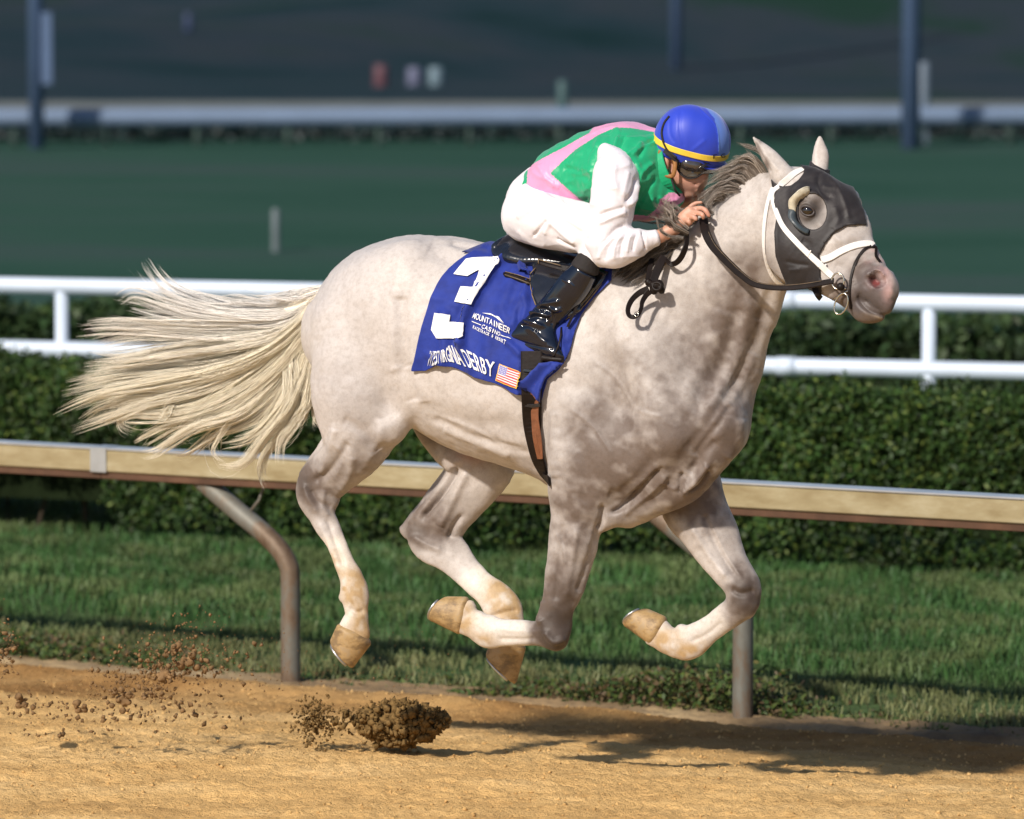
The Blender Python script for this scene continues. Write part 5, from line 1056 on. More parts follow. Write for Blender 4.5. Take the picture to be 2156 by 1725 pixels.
# thighs, calves, feet (inside breeches and boots)
for s in (1, -1):
    jb([(1105, 400, 1150, 500, .09 * s, .09), (1160, 430, 1170, 515, .17 * s, .075), (1215, 440, 1218, 520, .22 * s, .065), (1256, 462, 1262, 530, .24 * s, .055)]); jb([(1240, 500, 1290, 520, .24 * s, .055), (1215, 548, 1252, 578, .25 * s, .045), (1172, 595, 1214, 625, .255 * s, .04), (1140, 645, 1180, 668, .26 * s, .032), (1130, 680, 1160, 700, .26 * s, .03)])
    jb([(1092, 695, 1098, 722, .26 * s, .025), (1130, 690, 1132, 742, .26 * s, .032), (1168, 725, 1168, 752, .26 * s, .034)])
# near hand: palm and fingers
jb([(1412, 468, 1428, 492, .165, .024), (1432, 448, 1450, 478, .165, .022), (1448, 434, 1466, 462, .16, .018)], .012)
for rows in ([(1462, 434, 1464, 446, .155, .0085), (1478, 434, 1479, 445, .16, .0080), (1489, 440, 1484, 450, .165, .0075), (1496, 452, 1489, 457, .16, .0068)],
             [(1456, 442, 1459, 454, .172, .0085), (1470, 443, 1471, 455, .18, .008), (1481, 448, 1478, 458, .185, .0075), (1484, 458, 1477, 461, .18, .0065)],
             [(1448, 450, 1454, 461, .180, .0085), (1460, 452, 1461, 463, .190, .008), (1468, 458, 1463, 466, .19, .0072)],
             [(1440, 458, 1446, 469, .180, .008), (1450, 462, 1450, 472, .19, .0075), (1456, 468, 1450, 474, .185, .0065)],
             [(1436, 458, 1446, 448, .150, .010), (1450, 440, 1458, 432, .135, .009), (1464, 432, 1468, 424, .125, .0085), (1476, 430, 1478, 423, .12, .007)]):
    jb(rows, .005, res=4)
# head: skull, face, jaw, nose, ear, lips, brow
jb([(1386, 330, 1420, 396, 0, .055), (1400, 322, 1430, 380, 0, .055)], .02)
B_.append((ball(1440, 322, 0, .098, .085), .02, 'u', 1)); B_.append((ball(1470, 330, 0, .068, .068), .03, 'u', 1))
jb([(1420, 340, 1424, 388, .0, .062), (1445, 335, 1440, 402, .0, .062), (1466, 345, 1455, 408, .0, .055)], .03)
jb([(1440, 396, 1456, 400, 0, .04), (1458, 402, 1464, 412, 0, .022)], .02)
jb([(1474, 345, 1484, 352, .01, .012), (1480, 360, 1488, 372, .01, .014), (1478, 374, 1484, 382, .01, .018)], .012)   # nose
jb([(1470, 384, 1476, 388, .015, .02), (1466, 391, 1473, 394, .015, .02)], .006); jb([(1467, 397, 1472, 401, .012, .018)] * 1 + [(1464, 400, 1470, 403, .012, .015)], .006)
jb([(1458, 389, 1476, 391, .04, .004), (1454, 393, 1460, 395, .06, .004)], .006, 'c')
jb([(1456, 345, 1478, 349, .055, .012), (1438, 342, 1452, 346, .075, .010)], .015)
jb([(1398, 325, 1408, 325, .085, .010), (1396, 340, 1410, 340, .088, .010), (1400, 354, 1408, 354, .085, .008)], .006); jb([(1402, 330, 1406, 330, .105, .006), (1402, 345, 1406, 345, .105, .006)], .004, 'c')
V, Q = solid(B_, .0048, smooth=2); u, v, d = proj(V)
SC = np.tile([.56, .30, .21], (len(V), 1)); rg = np.zeros(len(V))
for (x, y, rr, w) in ((1446, 372, 22, .5), (1490, 452, 12, .7), (1404, 340, 14, .6), (1462, 392, 10, .5), (1480, 370, 8, .5)): rg += w * np.exp(-((u - x) ** 2 + (v - y) ** 2) / rr ** 2)
SC = SC * (1 - np.clip(rg, 0, 1)[:, None] * .5) + np.array([.58, .22, .16]) * np.clip(rg, 0, 1)[:, None] * .5
bd = np.clip(np.exp(-((u - 1448) ** 2 / 30 ** 2 + (v - 398) ** 2 / 14 ** 2)) * 1.1, 0, .55)[:, None]; SC = SC * (1 - bd) + np.array([.26, .15, .12]) * bd
o = mesh('body', V, Q, m_skin, jockey); set_col(o, SC); BT = bvh(V, Q)

# jacket
ops = [(st([(1117, 352, 1158, 408, 0, .150), (1135, 336, 1186, 420, 0, .165), (1165, 305, 1215, 434, 0, .175), (1205, 288, 1268, 448, 0, .185), (1260, 270, 1330, 462, 0, .205), (1318, 261, 1372, 456, 0, .20), (1366, 268, 1402, 420, 0, .145), (1388, 284, 1418, 396, 0, .09)]), 0, 'u', 5, .6),
       (st([(1255, 330, 1300, 420, .14, .09), (1300, 310, 1350, 400, .13, .09)]), .05, 'u', 4, 1), (st([(1340, 380, 1400, 440, .02, .12), (1395, 398, 1440, 432, -.02, .08)]), .04, 'u', 4, .8), (st([(1300, 330, 1350, 350, -.16, .08), (1320, 300, 1360, 320, -.12, .08)]), .05, 'u', 4, 1)]
V, Q = solid(ops, .005, smooth=2); N = vnormals(V, Q)
WR = []
for pl, am, w_ in (([(820, 320), (800, 380), (790, 420)], .009, 3), ([(860, 310), (830, 380), (822, 430)], -.007, 3), ([(960, 350), (910, 400), (860, 430)], .009, 4), ([(1040, 330), (980, 370), (940, 440)], -.008, 4), ([(1050, 345), (960, 380), (900, 430)], .008, 3), ([(1030, 470), (960, 530), (930, 600)], .010, 5), ([(1040, 560), (990, 640), (940, 720)], -.008, 5),
    ([(1020, 680), (1030, 740), (1010, 790)], .008, 4), ([(660, 520), (600, 540), (530, 530)], .005, 4), ([(650, 620), (560, 640), (480, 600)], .005, 5), ([(640, 690), (560, 690), (440, 560)], -.004, 5), ([(600, 330), (640, 420), (650, 520)], .005, 7), ([(480, 500), (560, 520), (640, 580)], -.005, 6), ([(330, 480), (380, 560), (470, 630)], .006, 5), ([(700, 300), (690, 360), (670, 440)], .006, 6), ([(760, 290), (770, 350), (760, 400)], -.005, 5), ([(620, 360), (560, 440), (500, 490)], .004, 6), ([(930, 470), (960, 560), (950, 650)], .006, 6), ([(1060, 680), (1110, 700), (1180, 690)], .006, 4), ([(1080, 740), (1040, 790), (980, 820)], -.006, 4)):
    WR.append((z2(pl), am, w_))
V = sculpt(V, N, WR); V = V + N * ((fbm(V, 9, 3, 7) - .5) * .012 + crease(V, (7, 7, 13), 5) * .008 - crease(V, (16, 16, 10), 6) * .003)[:, None]; u, v, d = proj(V)
GREEN, PINK, WHITE = np.array([.004, .34, .15]), np.array([.74, .30, .50]), np.array([.72, .69, .74])
SCc = np.tile(GREEN, (len(V), 1)); p1 = z2([(1075, 225), (860, 205), (680, 235), (640, 290), (500, 370), (385, 430), (325, 462), (270, 500), (260, 620), (400, 720), (530, 780), (655, 780), (655, 728), (580, 690), (500, 620), (405, 535), (480, 460), (560, 390), (700, 300), (800, 256), (900, 260), (1075, 292)])
p2 = z2([(840, 782), (1000, 792), (1050, 750), (1075, 690), (1130, 650), (1245, 665), (1210, 705), (1110, 770), (1010, 900), (840, 900)])
SCc[inpoly(u, v, p1) | inpoly(u, v, p2)] = PINK
o = mesh('jacket', V, Q, m_silk, jockey); set_col(o, SCc); JT = bvh(V, Q)
# collar
mb = MB(); ribbon('collar', [fr(1386, 288, .04), fr(1384, 320, .10), fr(1392, 356, .11), fr(1406, 386, .09), fr(1416, 402, .05)], [-F_ - .5 * R_] * 5, .045, .006, simple('green_collar', tuple(GREEN), .45, 0, 20, .1, .2), jockey)
# sleeves
def sleeve(rows, rows2, name):
    V, Q = solid([(st(rows), 0, 'u', 5, .8), (st(rows2), .025, 'u', 5, .5)], .0045, smooth=2); N = vnormals(V, Q); return V, Q, N
V, Q, N = sleeve([(1256, 326, 1290, 322, .19, .05), (1252, 350, 1337, 362, .215, .075), (1247, 400, 1343, 398, .245, .078), (1243, 440, 1335, 436, .26, .07), (1238, 490, 1322, 470, .27, .065), (1240, 535, 1302, 500, .275, .055)], [(1250, 560, 1275, 500, .275, .052), (1285, 564, 1305, 482, .27, .055), (1320, 552, 1330, 478, .25, .052), (1350, 537, 1350, 482, .225, .044), (1372, 524, 1366, 484, .21, .036), (1387, 517, 1375, 484, .20, .033)], 'n')
WR = [(z2(pl), am, w_) for pl, am, w_ in (([(925, 560), (905, 640), (860, 710)], -.012, 4), ([(935, 600), (925, 680), (880, 730)], .010, 4), ([(800, 480), (790, 560), (810, 640)], .007, 6), ([(860, 740), (780, 760), (700, 790)], -.009, 4), ([(865, 770), (790, 800), (700, 840)], .008, 4), ([(860, 850), (800, 880), (730, 960)], -.008, 5), ([(690, 480), (680, 600), (670, 720)], .005, 8),
    ([(900, 900), (880, 950), (870, 1020)], .006, 3), ([(930, 900), (915, 950), (905, 1010)], -.006, 3), ([(870, 900), (840, 960), (830, 1040)], -.006, 3), ([(840, 910), (800, 970), (790, 1050)], .006, 3), ([(800, 930), (760, 990), (740, 1060)], -.005, 4), ([(760, 940), (720, 1000), (700, 1050)], .005, 4), ([(960, 890), (975, 940), (985, 1005)], -.008, 2.5), ([(740, 500), (720, 600), (730, 700)], -.005, 6), ([(880, 520), (860, 600), (840, 680)], .005, 5), ([(650, 900), (680, 980), (690, 1060)], .005, 6))]
V = sculpt(V, N, WR); V = V + N * ((fbm(V, 9, 3, 17) - .5) * .010 + crease(V, (5, 5, 12), 15) * .006 - crease(V, (14, 14, 10), 16) * .0025)[:, None]
o = mesh('sleeve', V, Q, m_silk, jockey); set_col(o, np.tile(WHITE, (len(V), 1)))
V, Q, N = sleeve([(1300, 322, 1365, 350, -.20, .065), (1325, 385, 1388, 400, -.24, .062), (1340, 440, 1392, 440, -.25, .055)], [(1350, 425, 1362, 466, -.25, .045), (1400, 418, 1410, 456, -.20, .04), (1428, 412, 1438, 440, -.15, .032)], 'f')
o = mesh('sleeve', V, Q, m_silk, jockey); set_col(o, np.tile(PINK * .9, (len(V), 1))); o['label'] = 'pink far sleeve'
# breeches
ops = [(st([(1112, 352, 1188, 424, 0, .155), (1090, 372, 1178, 470, 0, .17), (1078, 420, 1160, 500, 0, .175), (1100, 470, 1150, 508, 0, .15)]), .02, 'u', 5, .7)]
for s in (1, -1): ops.append((st([(1088, 400, 1140, 505, .08 * s, .11), (1140, 405, 1150, 522, .15 * s, .10), (1195, 420, 1200, 530, .20 * s, .085), (1240, 432, 1236, 536, .235 * s, .075), (1278, 462, 1262, 552, .25 * s, .062)]), .03, 'u', 5, .9)); ops.append((st([(1236, 488, 1290, 512, .25 * s, .058), (1222, 528, 1272, 556, .255 * s, .052)]), .02, 'u', 5, .6))
V, Q = solid(ops, .005, smooth=2); N = vnormals(V, Q)
WR = [(z2(pl), am, w_) for pl, am, w_ in (([(380, 820), (340, 870), (300, 920)], -.010, 3), ([(340, 720), (260, 770), (200, 800)], .006, 6), ([(360, 640), (300, 690), (220, 700)], -.006, 6), ([(560, 960), (480, 900), (400, 830)], .007, 5), ([(600, 900), (520, 850), (420, 790)], -.006, 5), ([(560, 980), (500, 960), (440, 930)], -.008, 3), ([(600, 800), (520, 770), (430, 740)], .005, 6), ([(320, 560), (380, 640), (450, 680)], -.008, 3), ([(480, 690), (560, 730), (640, 740)], -.008, 4), ([(200, 880), (280, 950), (380, 980)], .005, 5), ([(440, 800), (390, 860), (370, 910)], .006, 4))]
V = sculpt(V, N, WR); V = V + N * ((fbm(V, 9, 3, 27) - .5) * .008 + crease(V, (5, 5, 10), 25) * .004 - crease(V, (12, 12, 9), 26) * .002)[:, None]
o = mesh('breeches', V, Q, m_breech, jockey); set_col(o, np.tile([.73, .70, .73], (len(V), 1)))
# boots
m_boot = simple('black_boot', (.005, .008, .018), .14, 0, 10, .3, .10, spec=.5, coat=.45)
m_sock = simple('black_sock', (.014, .011, .011), .8, 0, 60, .2, .3)
def boot(s):
    L = .262 * s
    V, Q = solid([(st([(1206, 552, 1254, 590, L, .052), (1184, 576, 1240, 618, L, .051), (1160, 606, 1218, 645, L, .047), (1136, 636, 1196, 668, L, .043), (1116, 660, 1178, 690, L, .040), (1102, 680, 1166, 712, L, .040)]), 0, 'u', 5, .3),
                  (st([(1068, 705, 1074, 716, L, .012), (1082, 690, 1090, 726, L, .03), (1104, 672, 1112, 738, L, .036), (1130, 668, 1136, 748, L, .04), (1154, 700, 1156, 756, L, .043), (1178, 730, 1174, 760, L, .038), (1190, 746, 1188, 758, L, .022)]), .02, 'u', 5, .8)], .0042, smooth=2)
    N = vnormals(V, Q)
    if s > 0:
        WR = [(z3(pl), am, w_) for pl, am, w_ in (([(1200, 690), (1270, 665), (1400, 640)], .008, 4), ([(1130, 745), (1200, 735), (1290, 760), (1330, 740)], .010, 3.5), ([(1120, 790), (1200, 775), (1300, 800)], -.009, 3.5), ([(1080, 810), (1160, 820), (1260, 860)], .010, 3.5), ([(1060, 850), (1140, 860), (1220, 900)], -.008, 3.5), ([(1300, 690), (1360, 720), (1420, 700)], .008, 4), ([(1220, 700), (1300, 720), (1340, 780), (1330, 850)], -.008, 4), ([(950, 955), (1080, 1000), (1200, 1030), (1360, 1055)], -.006, 2.5), ([(1170, 880), (1230, 960), (1290, 1000)], .005, 5), ([(1460, 340), (1330, 560), (1240, 680)], .004, 5), ([(1420, 450), (1480, 480), (1530, 520)], .004, 2))]
        V = sculpt(V, N, WR)
    o = mesh('boot', V, Q, m_boot, jockey)
    V, Q = solid([(st([(1222, 526, 1262, 554, L, .048), (1206, 548, 1257, 584, L, .0535)]), 0, 'u', 4, .3)], .0042); mesh('sock', V, Q, m_sock, jockey)
    mb = MB(); mb.tube([fr(1182, 690, L), fr(1181, 705, L + .02), fr(1176, 728, L + .035), fr(1168, 748, L + .035), fr(1150, 757, L + .03)], .004, 8); mb.tube([fr(1182, 690, L), fr(1184, 710, L - .03), fr(1180, 745, L - .04), fr(1150, 757, L - .03)], .004, 8)
    V, Q = solid([(st([(1132, 744, 1136, 762, L + .02, .016), (1160, 748, 1162, 764, L + .02, .018), (1184, 752, 1184, 764, L + .02, .012)]), 0, 'u', 4, .5)], .004); mb.add(V, Q.tolist()); mb.build('stirrup_iron', m_dleather, saddle)
boot(1); boot(-1)
# helmet
HC = fr(1460, 298, 0); HU = unit(np.array([.24, -.27, .93])); HX = unit(np.array([1, 0, -.25]) - HU * (np.array([1, 0, -.25]) @ HU)); HY = np.cross(HU, HX)
Vv, Qv = solid([(np.concatenate([HC - HX * .004, HU, [.140, .118]])[None].repeat(2, 0) + np.array([[0] * 8, [0] * 8]) if False else np.array([np.concatenate([HC - HX * .022, HU, [.138, .118]]), np.concatenate([HC + HX * .014, HU, [.138, .118]])]), 0, 'u', 3, 1.1)], .004, smooth=2, planes=[(HC - HU * .062, -HU, .006)])
Nv = vnormals(Vv, Qv); Vv = sculpt(Vv, Nv, [(z2([(1290, 120), (1400, 230), (1425, 320), (1428, 420)]), .0022, 1.6), (z2([(1200, 150), (1190, 260), (1220, 380)]), -.002, 4), (z2([(1130, 200), (1130, 290), (1160, 350)]), -.002, 4), (z2([(1350, 330), (1300, 370), (1260, 400)]), .002, 4)]); Vv = Vv + Nv * (crease(Vv, (6, 6, 3), 44, 8) * .0022)[:, None]
u, v, d = proj(Vv); HCc = np.tile([.014, .045, .50], (len(Vv), 1)); pn = inpoly(u, v, z2([(1285, 110), (1330, 118), (1400, 200), (1425, 300), (1428, 470), (1490, 470), (1490, 300), (1440, 190), (1370, 110)])); HCc[pn] = [.10, .22, .68]
m_helm = hair_mat('satin_cap', .5); m_helm.node_tree.nodes['Principled BSDF'].inputs['Sheen Weight'].default_value = .3
helm = mesh('helmet', Vv, Qv, m_helm, jockey); set_col(helm, HCc); VT = bvh(Vv, Qv)
def hring(h_, grow, a0=0, a1=2 * math.pi, n_=60, bow=0.0):
    P = []; Nn = []
    for a_ in np.linspace(a0, a1, n_):
        dv = HX * math.cos(a_) + HY * math.sin(a_); c_ = HC + HU * (h_ + bow * math.cos(a_)); r_ = VT.ray_cast(Vector(c_ + dv * .5), Vector(-dv)); p = np.array(r_[0]) if r_[0] is not None else c_ + dv * .13
        P.append(p + dv * grow); Nn.append(dv)
    return P, Nn
m_yel = simple('yellow_band', (.80, .56, .06), .45, 0, 30, .06, .05)
P, Nn = hring(-.017, .0); ribbon('yellow_band', P, Nn, .023, .003, m_yel, helm, None, 1)
P, Nn = hring(-.058, -.004); mb = MB(); mb.tube(P, .0055, 8, False); mb.build('helmet_edge', simple('blue_edge', (.010, .03, .38), .4, 0, 20, .1, .1), helm)
# brim at the front
V = []; F = []
A_ = np.linspace(-1.15, 1.15, 24)
for i, a_ in enumerate(A_):
    dv = HX * math.cos(a_) + HY * math.sin(a_); r_ = .112 + .0 * a_; c_ = HC - HU * .060
    rr = VT.ray_cast(Vector(HC - HU * .055 + dv * .5), Vector(-dv)); p = np.array(rr[0]); V += [p - dv * .006, p + dv * (.020 * math.cos(a_ * 1.3)) - HU * .006]
F = [(2 * i, 2 * i + 1, 2 * i + 3, 2 * i + 2) for i in range(len(A_) - 1)]; o = mesh('helmet_brim', V, F, helm.data.materials[0], helm); set_col(o, np.tile([.010, .03, .38], (len(V), 1))); o.modifiers.new('t', 'SOLIDIFY').thickness = .005
# letters on the band
m_ink = simple('black_ink', (.01, .01, .01), .5, 0, 50, .1, 0); BTm = None
Pb, _ = hring(-.017, 0); mbv = MB(); ribbon('', Pb, _, .023, .003, m_yel, helm, mbv, 1); BNT = BVHTree.FromPolygons(mbv.v, mbv.f)
mb = MB(); low_ = [(1500, 334), (1530, 331)]; top_ = [(1500, 325.5), (1530, 322.5)]
letter(mb, 'F', 1501, 1508.5, low_, top_, [BNT, VT], .003); letter(mb, 'G', 1517, 1526, low_, top_, [BNT, VT], .003); mb.build('band_lettering', m_ink, helm, False)['kind'] = 'stuff'
# harness: cap strap over the side, brown ear pad, chin strap
P = [surf(a_, b_, [VT], .003, .12)[0] for a_, b_ in z2([(1130, 190), (1100, 230), (1085, 280), (1090, 330), (1110, 380)])] + [fr(a_, b_, .12) for a_, b_ in z2([(1140, 415), (1170, 440)])]
mb = MB(); mb.tube(cat(P, 5), .0045, 8); mb.build('cap_strap', m_sock, helm)
m_pad = simple('brown_harness', (.30, .13, .035), .55, 0, 40, .2, .2)
P = [fr(a_, b_, .105) for a_, b_ in z2([(1075, 395), (1066, 440), (1075, 500), (1100, 540), (1130, 552), (1150, 545), (1160, 510), (1162, 470), (1150, 440)])]; mb = MB(); mb.tube(cat(P, 5), .0085, 8, up=F_, flat=.6); mb.build('ear_harness', m_pad, helm)
P = [fr(a_, b_, .10) for a_, b_ in z2([(1135, 550), (1150, 600), (1165, 640)])] + [fr(*z2([(1190, 670)])[0], .05)]; mb = MB(); mb.tube(cat(P, 4), .004, 6); mb.build('chin_strap', m_sock, helm)
# goggles
m_lens = simple('smoked_lens', (.035, .030, .030), .06, 0, 20, .1, .0, spec=.8, coat=1)
TB = [BT]
gl = z2([(1172, 448), (1200, 436), (1260, 440), (1330, 462), (1390, 480), (1395, 500), (1370, 530), (1320, 535), (1290, 560), (1250, 566), (1210, 545), (1182, 505)])
gg, GV, GF = sheet('goggles', gl, 4, TB, .012, m_lens, jockey, .006, (), None, .08)
mb = MB(); mb.tube([surf(a_, b_, TB, .014, .08)[0] for a_, b_ in cat(gl + gl[:1], 3)], .0028, 6, False); mb.build('goggle_frame', m_sock, gg)
ribbon('goggle_strap', [surf(a_, b_, [VT, BT], .006, .1)[0] for a_, b_ in z2([(1180, 460), (1140, 425), (1100, 395)])], [-F_] * 3, .014, .003, m_sock, gg)
# black strap of the second pair of goggles lying under the brim
print('jockey', round(time.time() - T0, 1))
# ------------------------------------------------------------------ tail and mane
def z4(pts): return [(89.8 + x / 3.131, 538.9 + y / 3.131) for x, y in pts]
TL = [([(1930, 190), (1700, 250), (1480, 290), (1300, 270), (1130, 290)], 130, 7, 16), ([(1900, 210), (1700, 270), (1500, 300), (1390, 240)], 60, 6, 12),
 ([(1900, 220), (1650, 340), (1400, 360), (1150, 320), (900, 250), (760, 150), (670, 30)], 170, 8, 15), ([(1890, 225), (1650, 350), (1400, 380), (1150, 360), (900, 290), (740, 210), (600, 60)], 60, 7, 18),
 ([(1880, 240), (1600, 390), (1350, 400), (1050, 380), (800, 310), (600, 250), (500, 300)], 260, 9, 16), ([(1870, 250), (1600, 420), (1300, 440), (1000, 410), (750, 370), (460, 310)], 300, 10, 15),
 ([(1860, 260), (1600, 450), (1250, 480), (900, 470), (600, 460), (380, 460), (210, 480)], 330, 10, 15), ([(1850, 270), (1580, 480), (1200, 520), (850, 520), (550, 530), (330, 570)], 330, 11, 14),
 ([(1840, 280), (1560, 500), (1200, 560), (850, 600), (520, 650), (300, 640)], 200, 11, 12), ([(1840, 280), (1560, 520), (1200, 600), (850, 640), (500, 700), (270, 720)], 330, 11, 16),
 ([(1830, 300), (1540, 560), (1150, 680), (750, 740), (400, 780), (150, 830)], 360, 12, 16), ([(1825, 305), (1530, 580), (1150, 720), (750, 790), (400, 840), (120, 900)], 340, 12, 14),
 ([(1820, 310), (1520, 600), (1150, 760), (700, 850), (350, 930), (70, 1050)], 360, 12, 14), ([(1815, 330), (1500, 640), (1100, 830), (700, 930), (400, 1010), (250, 1100)], 300, 12, 15),
 ([(1810, 350), (1500, 680), (1100, 880), (700, 970), (450, 1060), (180, 1150)], 280, 12, 13), ([(1805, 380), (1500, 720), (1150, 950), (800, 1040), (560, 1050), (520, 1120), (620, 1170)], 240, 12, 11),
 ([(1800, 400), (1520, 760), (1200, 1000), (900, 1090), (700, 1180), (600, 1230)], 260, 12, 12), ([(1800, 430), (1560, 800), (1300, 1040), (1000, 1130), (750, 1280), (640, 1290)], 230, 12, 11),
 ([(1790, 450), (1600, 850), (1400, 1060), (1150, 1170), (960, 1310), (850, 1310)], 220, 12, 11), ([(1790, 480), (1640, 850), (1500, 1080), (1350, 1200), (1170, 1240)], 260, 13, 13),
 ([(1785, 520), (1680, 850), (1580, 1060), (1450, 1210), (1310, 1370), (1150, 1370)], 240, 13, 9), ([(1780, 560), (1700, 850), (1650, 1050), (1580, 1180), (1470, 1300), (1430, 1430), (1470, 1540)], 240, 13, 8),
 ([(1780, 600), (1740, 850), (1710, 1000), (1620, 1150), (1570, 1250), (1560, 1370)], 330, 13, 12), ([(1785, 640), (1755, 850), (1735, 970), (1690, 1060), (1650, 1120)], 300, 13, 11), ([(1600, 450), (1560, 600), (1540, 750), (1500, 900), (1420, 1020)], 260, 16, 12),
 ([(1650, 420), (1640, 600), (1640, 780), (1620, 930), (1560, 1060)], 300, 16, 13), ([(1790, 880), (1775, 1020), (1790, 1110), (1835, 1140)], 24, 3, 5), ([(1400, 560), (1320, 760), (1260, 900), (1220, 1010), (1180, 1080)], 60, 6, 7), ([(900, 880), (850, 960), (820, 1040), (740, 1110)], 50, 6, 6),
 ([(1130, 900), (1060, 1000), (960, 1090), (900, 1160), (950, 1230), (1050, 1250)], 26, 5, 5), ([(1300, 1000), (1180, 1150), (1120, 1290), (1200, 1370), (1290, 1300)], 16, 4, 4)]
def tw(ss, w0, w1): return np.interp(ss, [0, .4, 1], [w0, w1, w1 * .45])
locks = []
for i, (gd, cnt, w0, w1) in enumerate(TL):
    locks.append((z4(gd), -.02 + .05 * math.sin(i * 1.7), .06 * math.sin(i * 2.3), w0, w1, int(cnt * 1.6), 5.0))
locks += [(z4([(x + 25 * math.sin(i * 3.1 + x), y + 18 * math.cos(i * 1.9 + x)) for x, y in t_[0]]), 0, .05 * math.sin(i), 8, 30, 9, 12.0) for i, t_ in enumerate(TL)]
TP, lid = lockset(locks, 5)
lid = lid % len(TL)
yy = np.array([np.mean([p[1] for p in z4(t_[0])[:3]]) for t_ in TL]); r = np.random.default_rng(9)
top = np.array([.95, .91, .87]); low = np.array([.96, .88, .72])
f = np.clip((lid - 3) / 9, 0, 1)[:, None]; tc = top * (1 - f) + low * f; tc = tc * r.uniform(.85, 1.05, (len(tc), 1)); tc = np.clip(np.where(r.uniform(0, 1, (len(tc), 1)) < .10, tc * .75, tc), 0, .95)
tl = strands('tail', TP, np.where(np.arange(len(TP)) >= len(TP) - 9 * len(TL), .0005, r.uniform(.00045, .0009, len(TP))), m_hair, horse, tc); tl['label'] = 'long cream tail streaming out behind the quarters'
# solid root of the tail
Vt, Qt = solid([(st([(706, 600, 690, 640, 0, .04), (672, 605, 664, 655, 0, .038), (640, 625, 632, 668, 0, .032), (610, 645, 604, 680, 0, .02)]), 0, 'u', 5, .8)], .006)
o = mesh('tail_root', Vt, Qt, m_hair, horse); set_col(o, np.tile(low, (len(Vt), 1)) * (.8 + .4 * fbm(Vt, 40, 3, 2)[:, None]))

def ml(root, mid, tip, cnt, w0=5, w1=9, L0=.02, L1=.06, wave=4): return ([root, *mid, tip], L0, L1, w0, w1, cnt, wave)
ML = [ml((1628, 362), [(1618, 335), (1600, 318)], (1582, 306), 60), ml((1622, 366), [(1606, 330), (1580, 312)], (1548, 298), 50, 5, 8), ml((1615, 372), [(1590, 338), (1560, 330)], (1540, 336), 90), ml((1606, 377), [(1580, 345), (1550, 345)], (1508, 372), 120),
      ml((1598, 383), [(1570, 354), (1535, 364)], (1488, 384), 160), ml((1588, 389), [(1560, 362), (1525, 370)], (1478, 396), 170), ml((1578, 395), [(1550, 372), (1515, 385)], (1470, 412), 170), ml((1566, 403), [(1540, 385), (1508, 398)], (1468, 424), 160),
      ml((1555, 410), [(1530, 395), (1500, 410)], (1462, 436), 150), ml((1543, 420), [(1520, 408), (1495, 420)], (1470, 446), 130), ml((1530, 430), [(1512, 425), (1494, 436)], (1478, 456), 110), ml((1600, 380), [(1560, 352), (1520, 355)], (1476, 372), 40, 4, 8),
      ml((1560, 400), [(1520, 400), (1490, 425)], (1500, 470), 30, 4, 6, .05, .13), ml((1515, 440), [(1495, 440), (1470, 448)], (1440, 440), 60, 4, 10), ml((1505, 447), [(1480, 448), (1450, 440)], (1400, 410), 30, 4, 12),
      ml((1480, 465), [(1445, 465), (1415, 445)], (1375, 420), 70, 6, 14, .03, .10), ml((1470, 475), [(1430, 470), (1395, 462)], (1350, 440), 70, 6, 14, .03, .08), ml((1455, 490), [(1420, 480), (1385, 478)], (1340, 470), 60, 6, 12, .03, .05),
      ml((1440, 480), [(1410, 460), (1400, 430)], (1412, 408), 40, 5, 6, .16, .20), ml((1446, 488), [(1420, 468), (1408, 445)], (1388, 424), 60, 6, 9, .18, .22), ml((1450, 492), [(1424, 480), (1404, 462)], (1366, 446), 60, 6, 9, .18, .22), ml((1440, 496), [(1412, 490), (1396, 474)], (1380, 452), 40, 6, 9, .18, .21), ml((1500, 452), [(1482, 440), (1468, 420)], (1462, 384), 26, 5, 9, .10, .14), ml((1440, 495), [(1425, 470), (1405, 452)], (1370, 430), 50, 5, 10, .13, .17), ml((1440, 498), [(1415, 500), (1390, 512)], (1360, 535), 120, 6, 10, .12, .17),
      ml((1450, 500), [(1420, 510), (1390, 528)], (1350, 560), 160, 6, 10, .09, .17), ml((1440, 510), [(1405, 520), (1370, 540)], (1330, 575), 170, 7, 11, .09, .17), ml((1425, 515), [(1385, 530), (1345, 555)], (1300, 590), 170, 7, 12, .09, .17),
      ml((1400, 525), [(1365, 545), (1330, 570)], (1290, 600), 170, 7, 12, .08, .17), ml((1370, 540), [(1340, 560), (1310, 582)], (1282, 612), 150, 7, 12, .08, .17), ml((1420, 525), [(1400, 545), (1375, 570)], (1345, 600), 80, 5, 8, .12, .19), ml((1380, 545), [(1355, 570), (1335, 595)], (1320, 625), 50, 5, 8, .12, .19),
      ml((1340, 550), [(1315, 565), (1290, 585)], (1262, 612), 120, 6, 10, .08, .17), ml((1310, 556), [(1285, 570), (1265, 590)], (1248, 612), 90, 6, 10, .08, .17)]
ML = [(*m_[:5], int(m_[5] * 1.5), m_[6]) for m_ in ML]
MP, lid = lockset(ML, 6)
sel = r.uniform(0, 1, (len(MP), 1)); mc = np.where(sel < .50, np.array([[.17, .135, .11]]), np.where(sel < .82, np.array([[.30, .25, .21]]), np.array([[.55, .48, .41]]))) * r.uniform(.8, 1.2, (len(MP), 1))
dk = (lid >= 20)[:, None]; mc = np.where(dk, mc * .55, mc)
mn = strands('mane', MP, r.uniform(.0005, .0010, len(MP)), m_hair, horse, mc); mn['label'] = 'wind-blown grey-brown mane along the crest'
print('hair', round(time.time() - T0, 1), len(TP), len(MP))

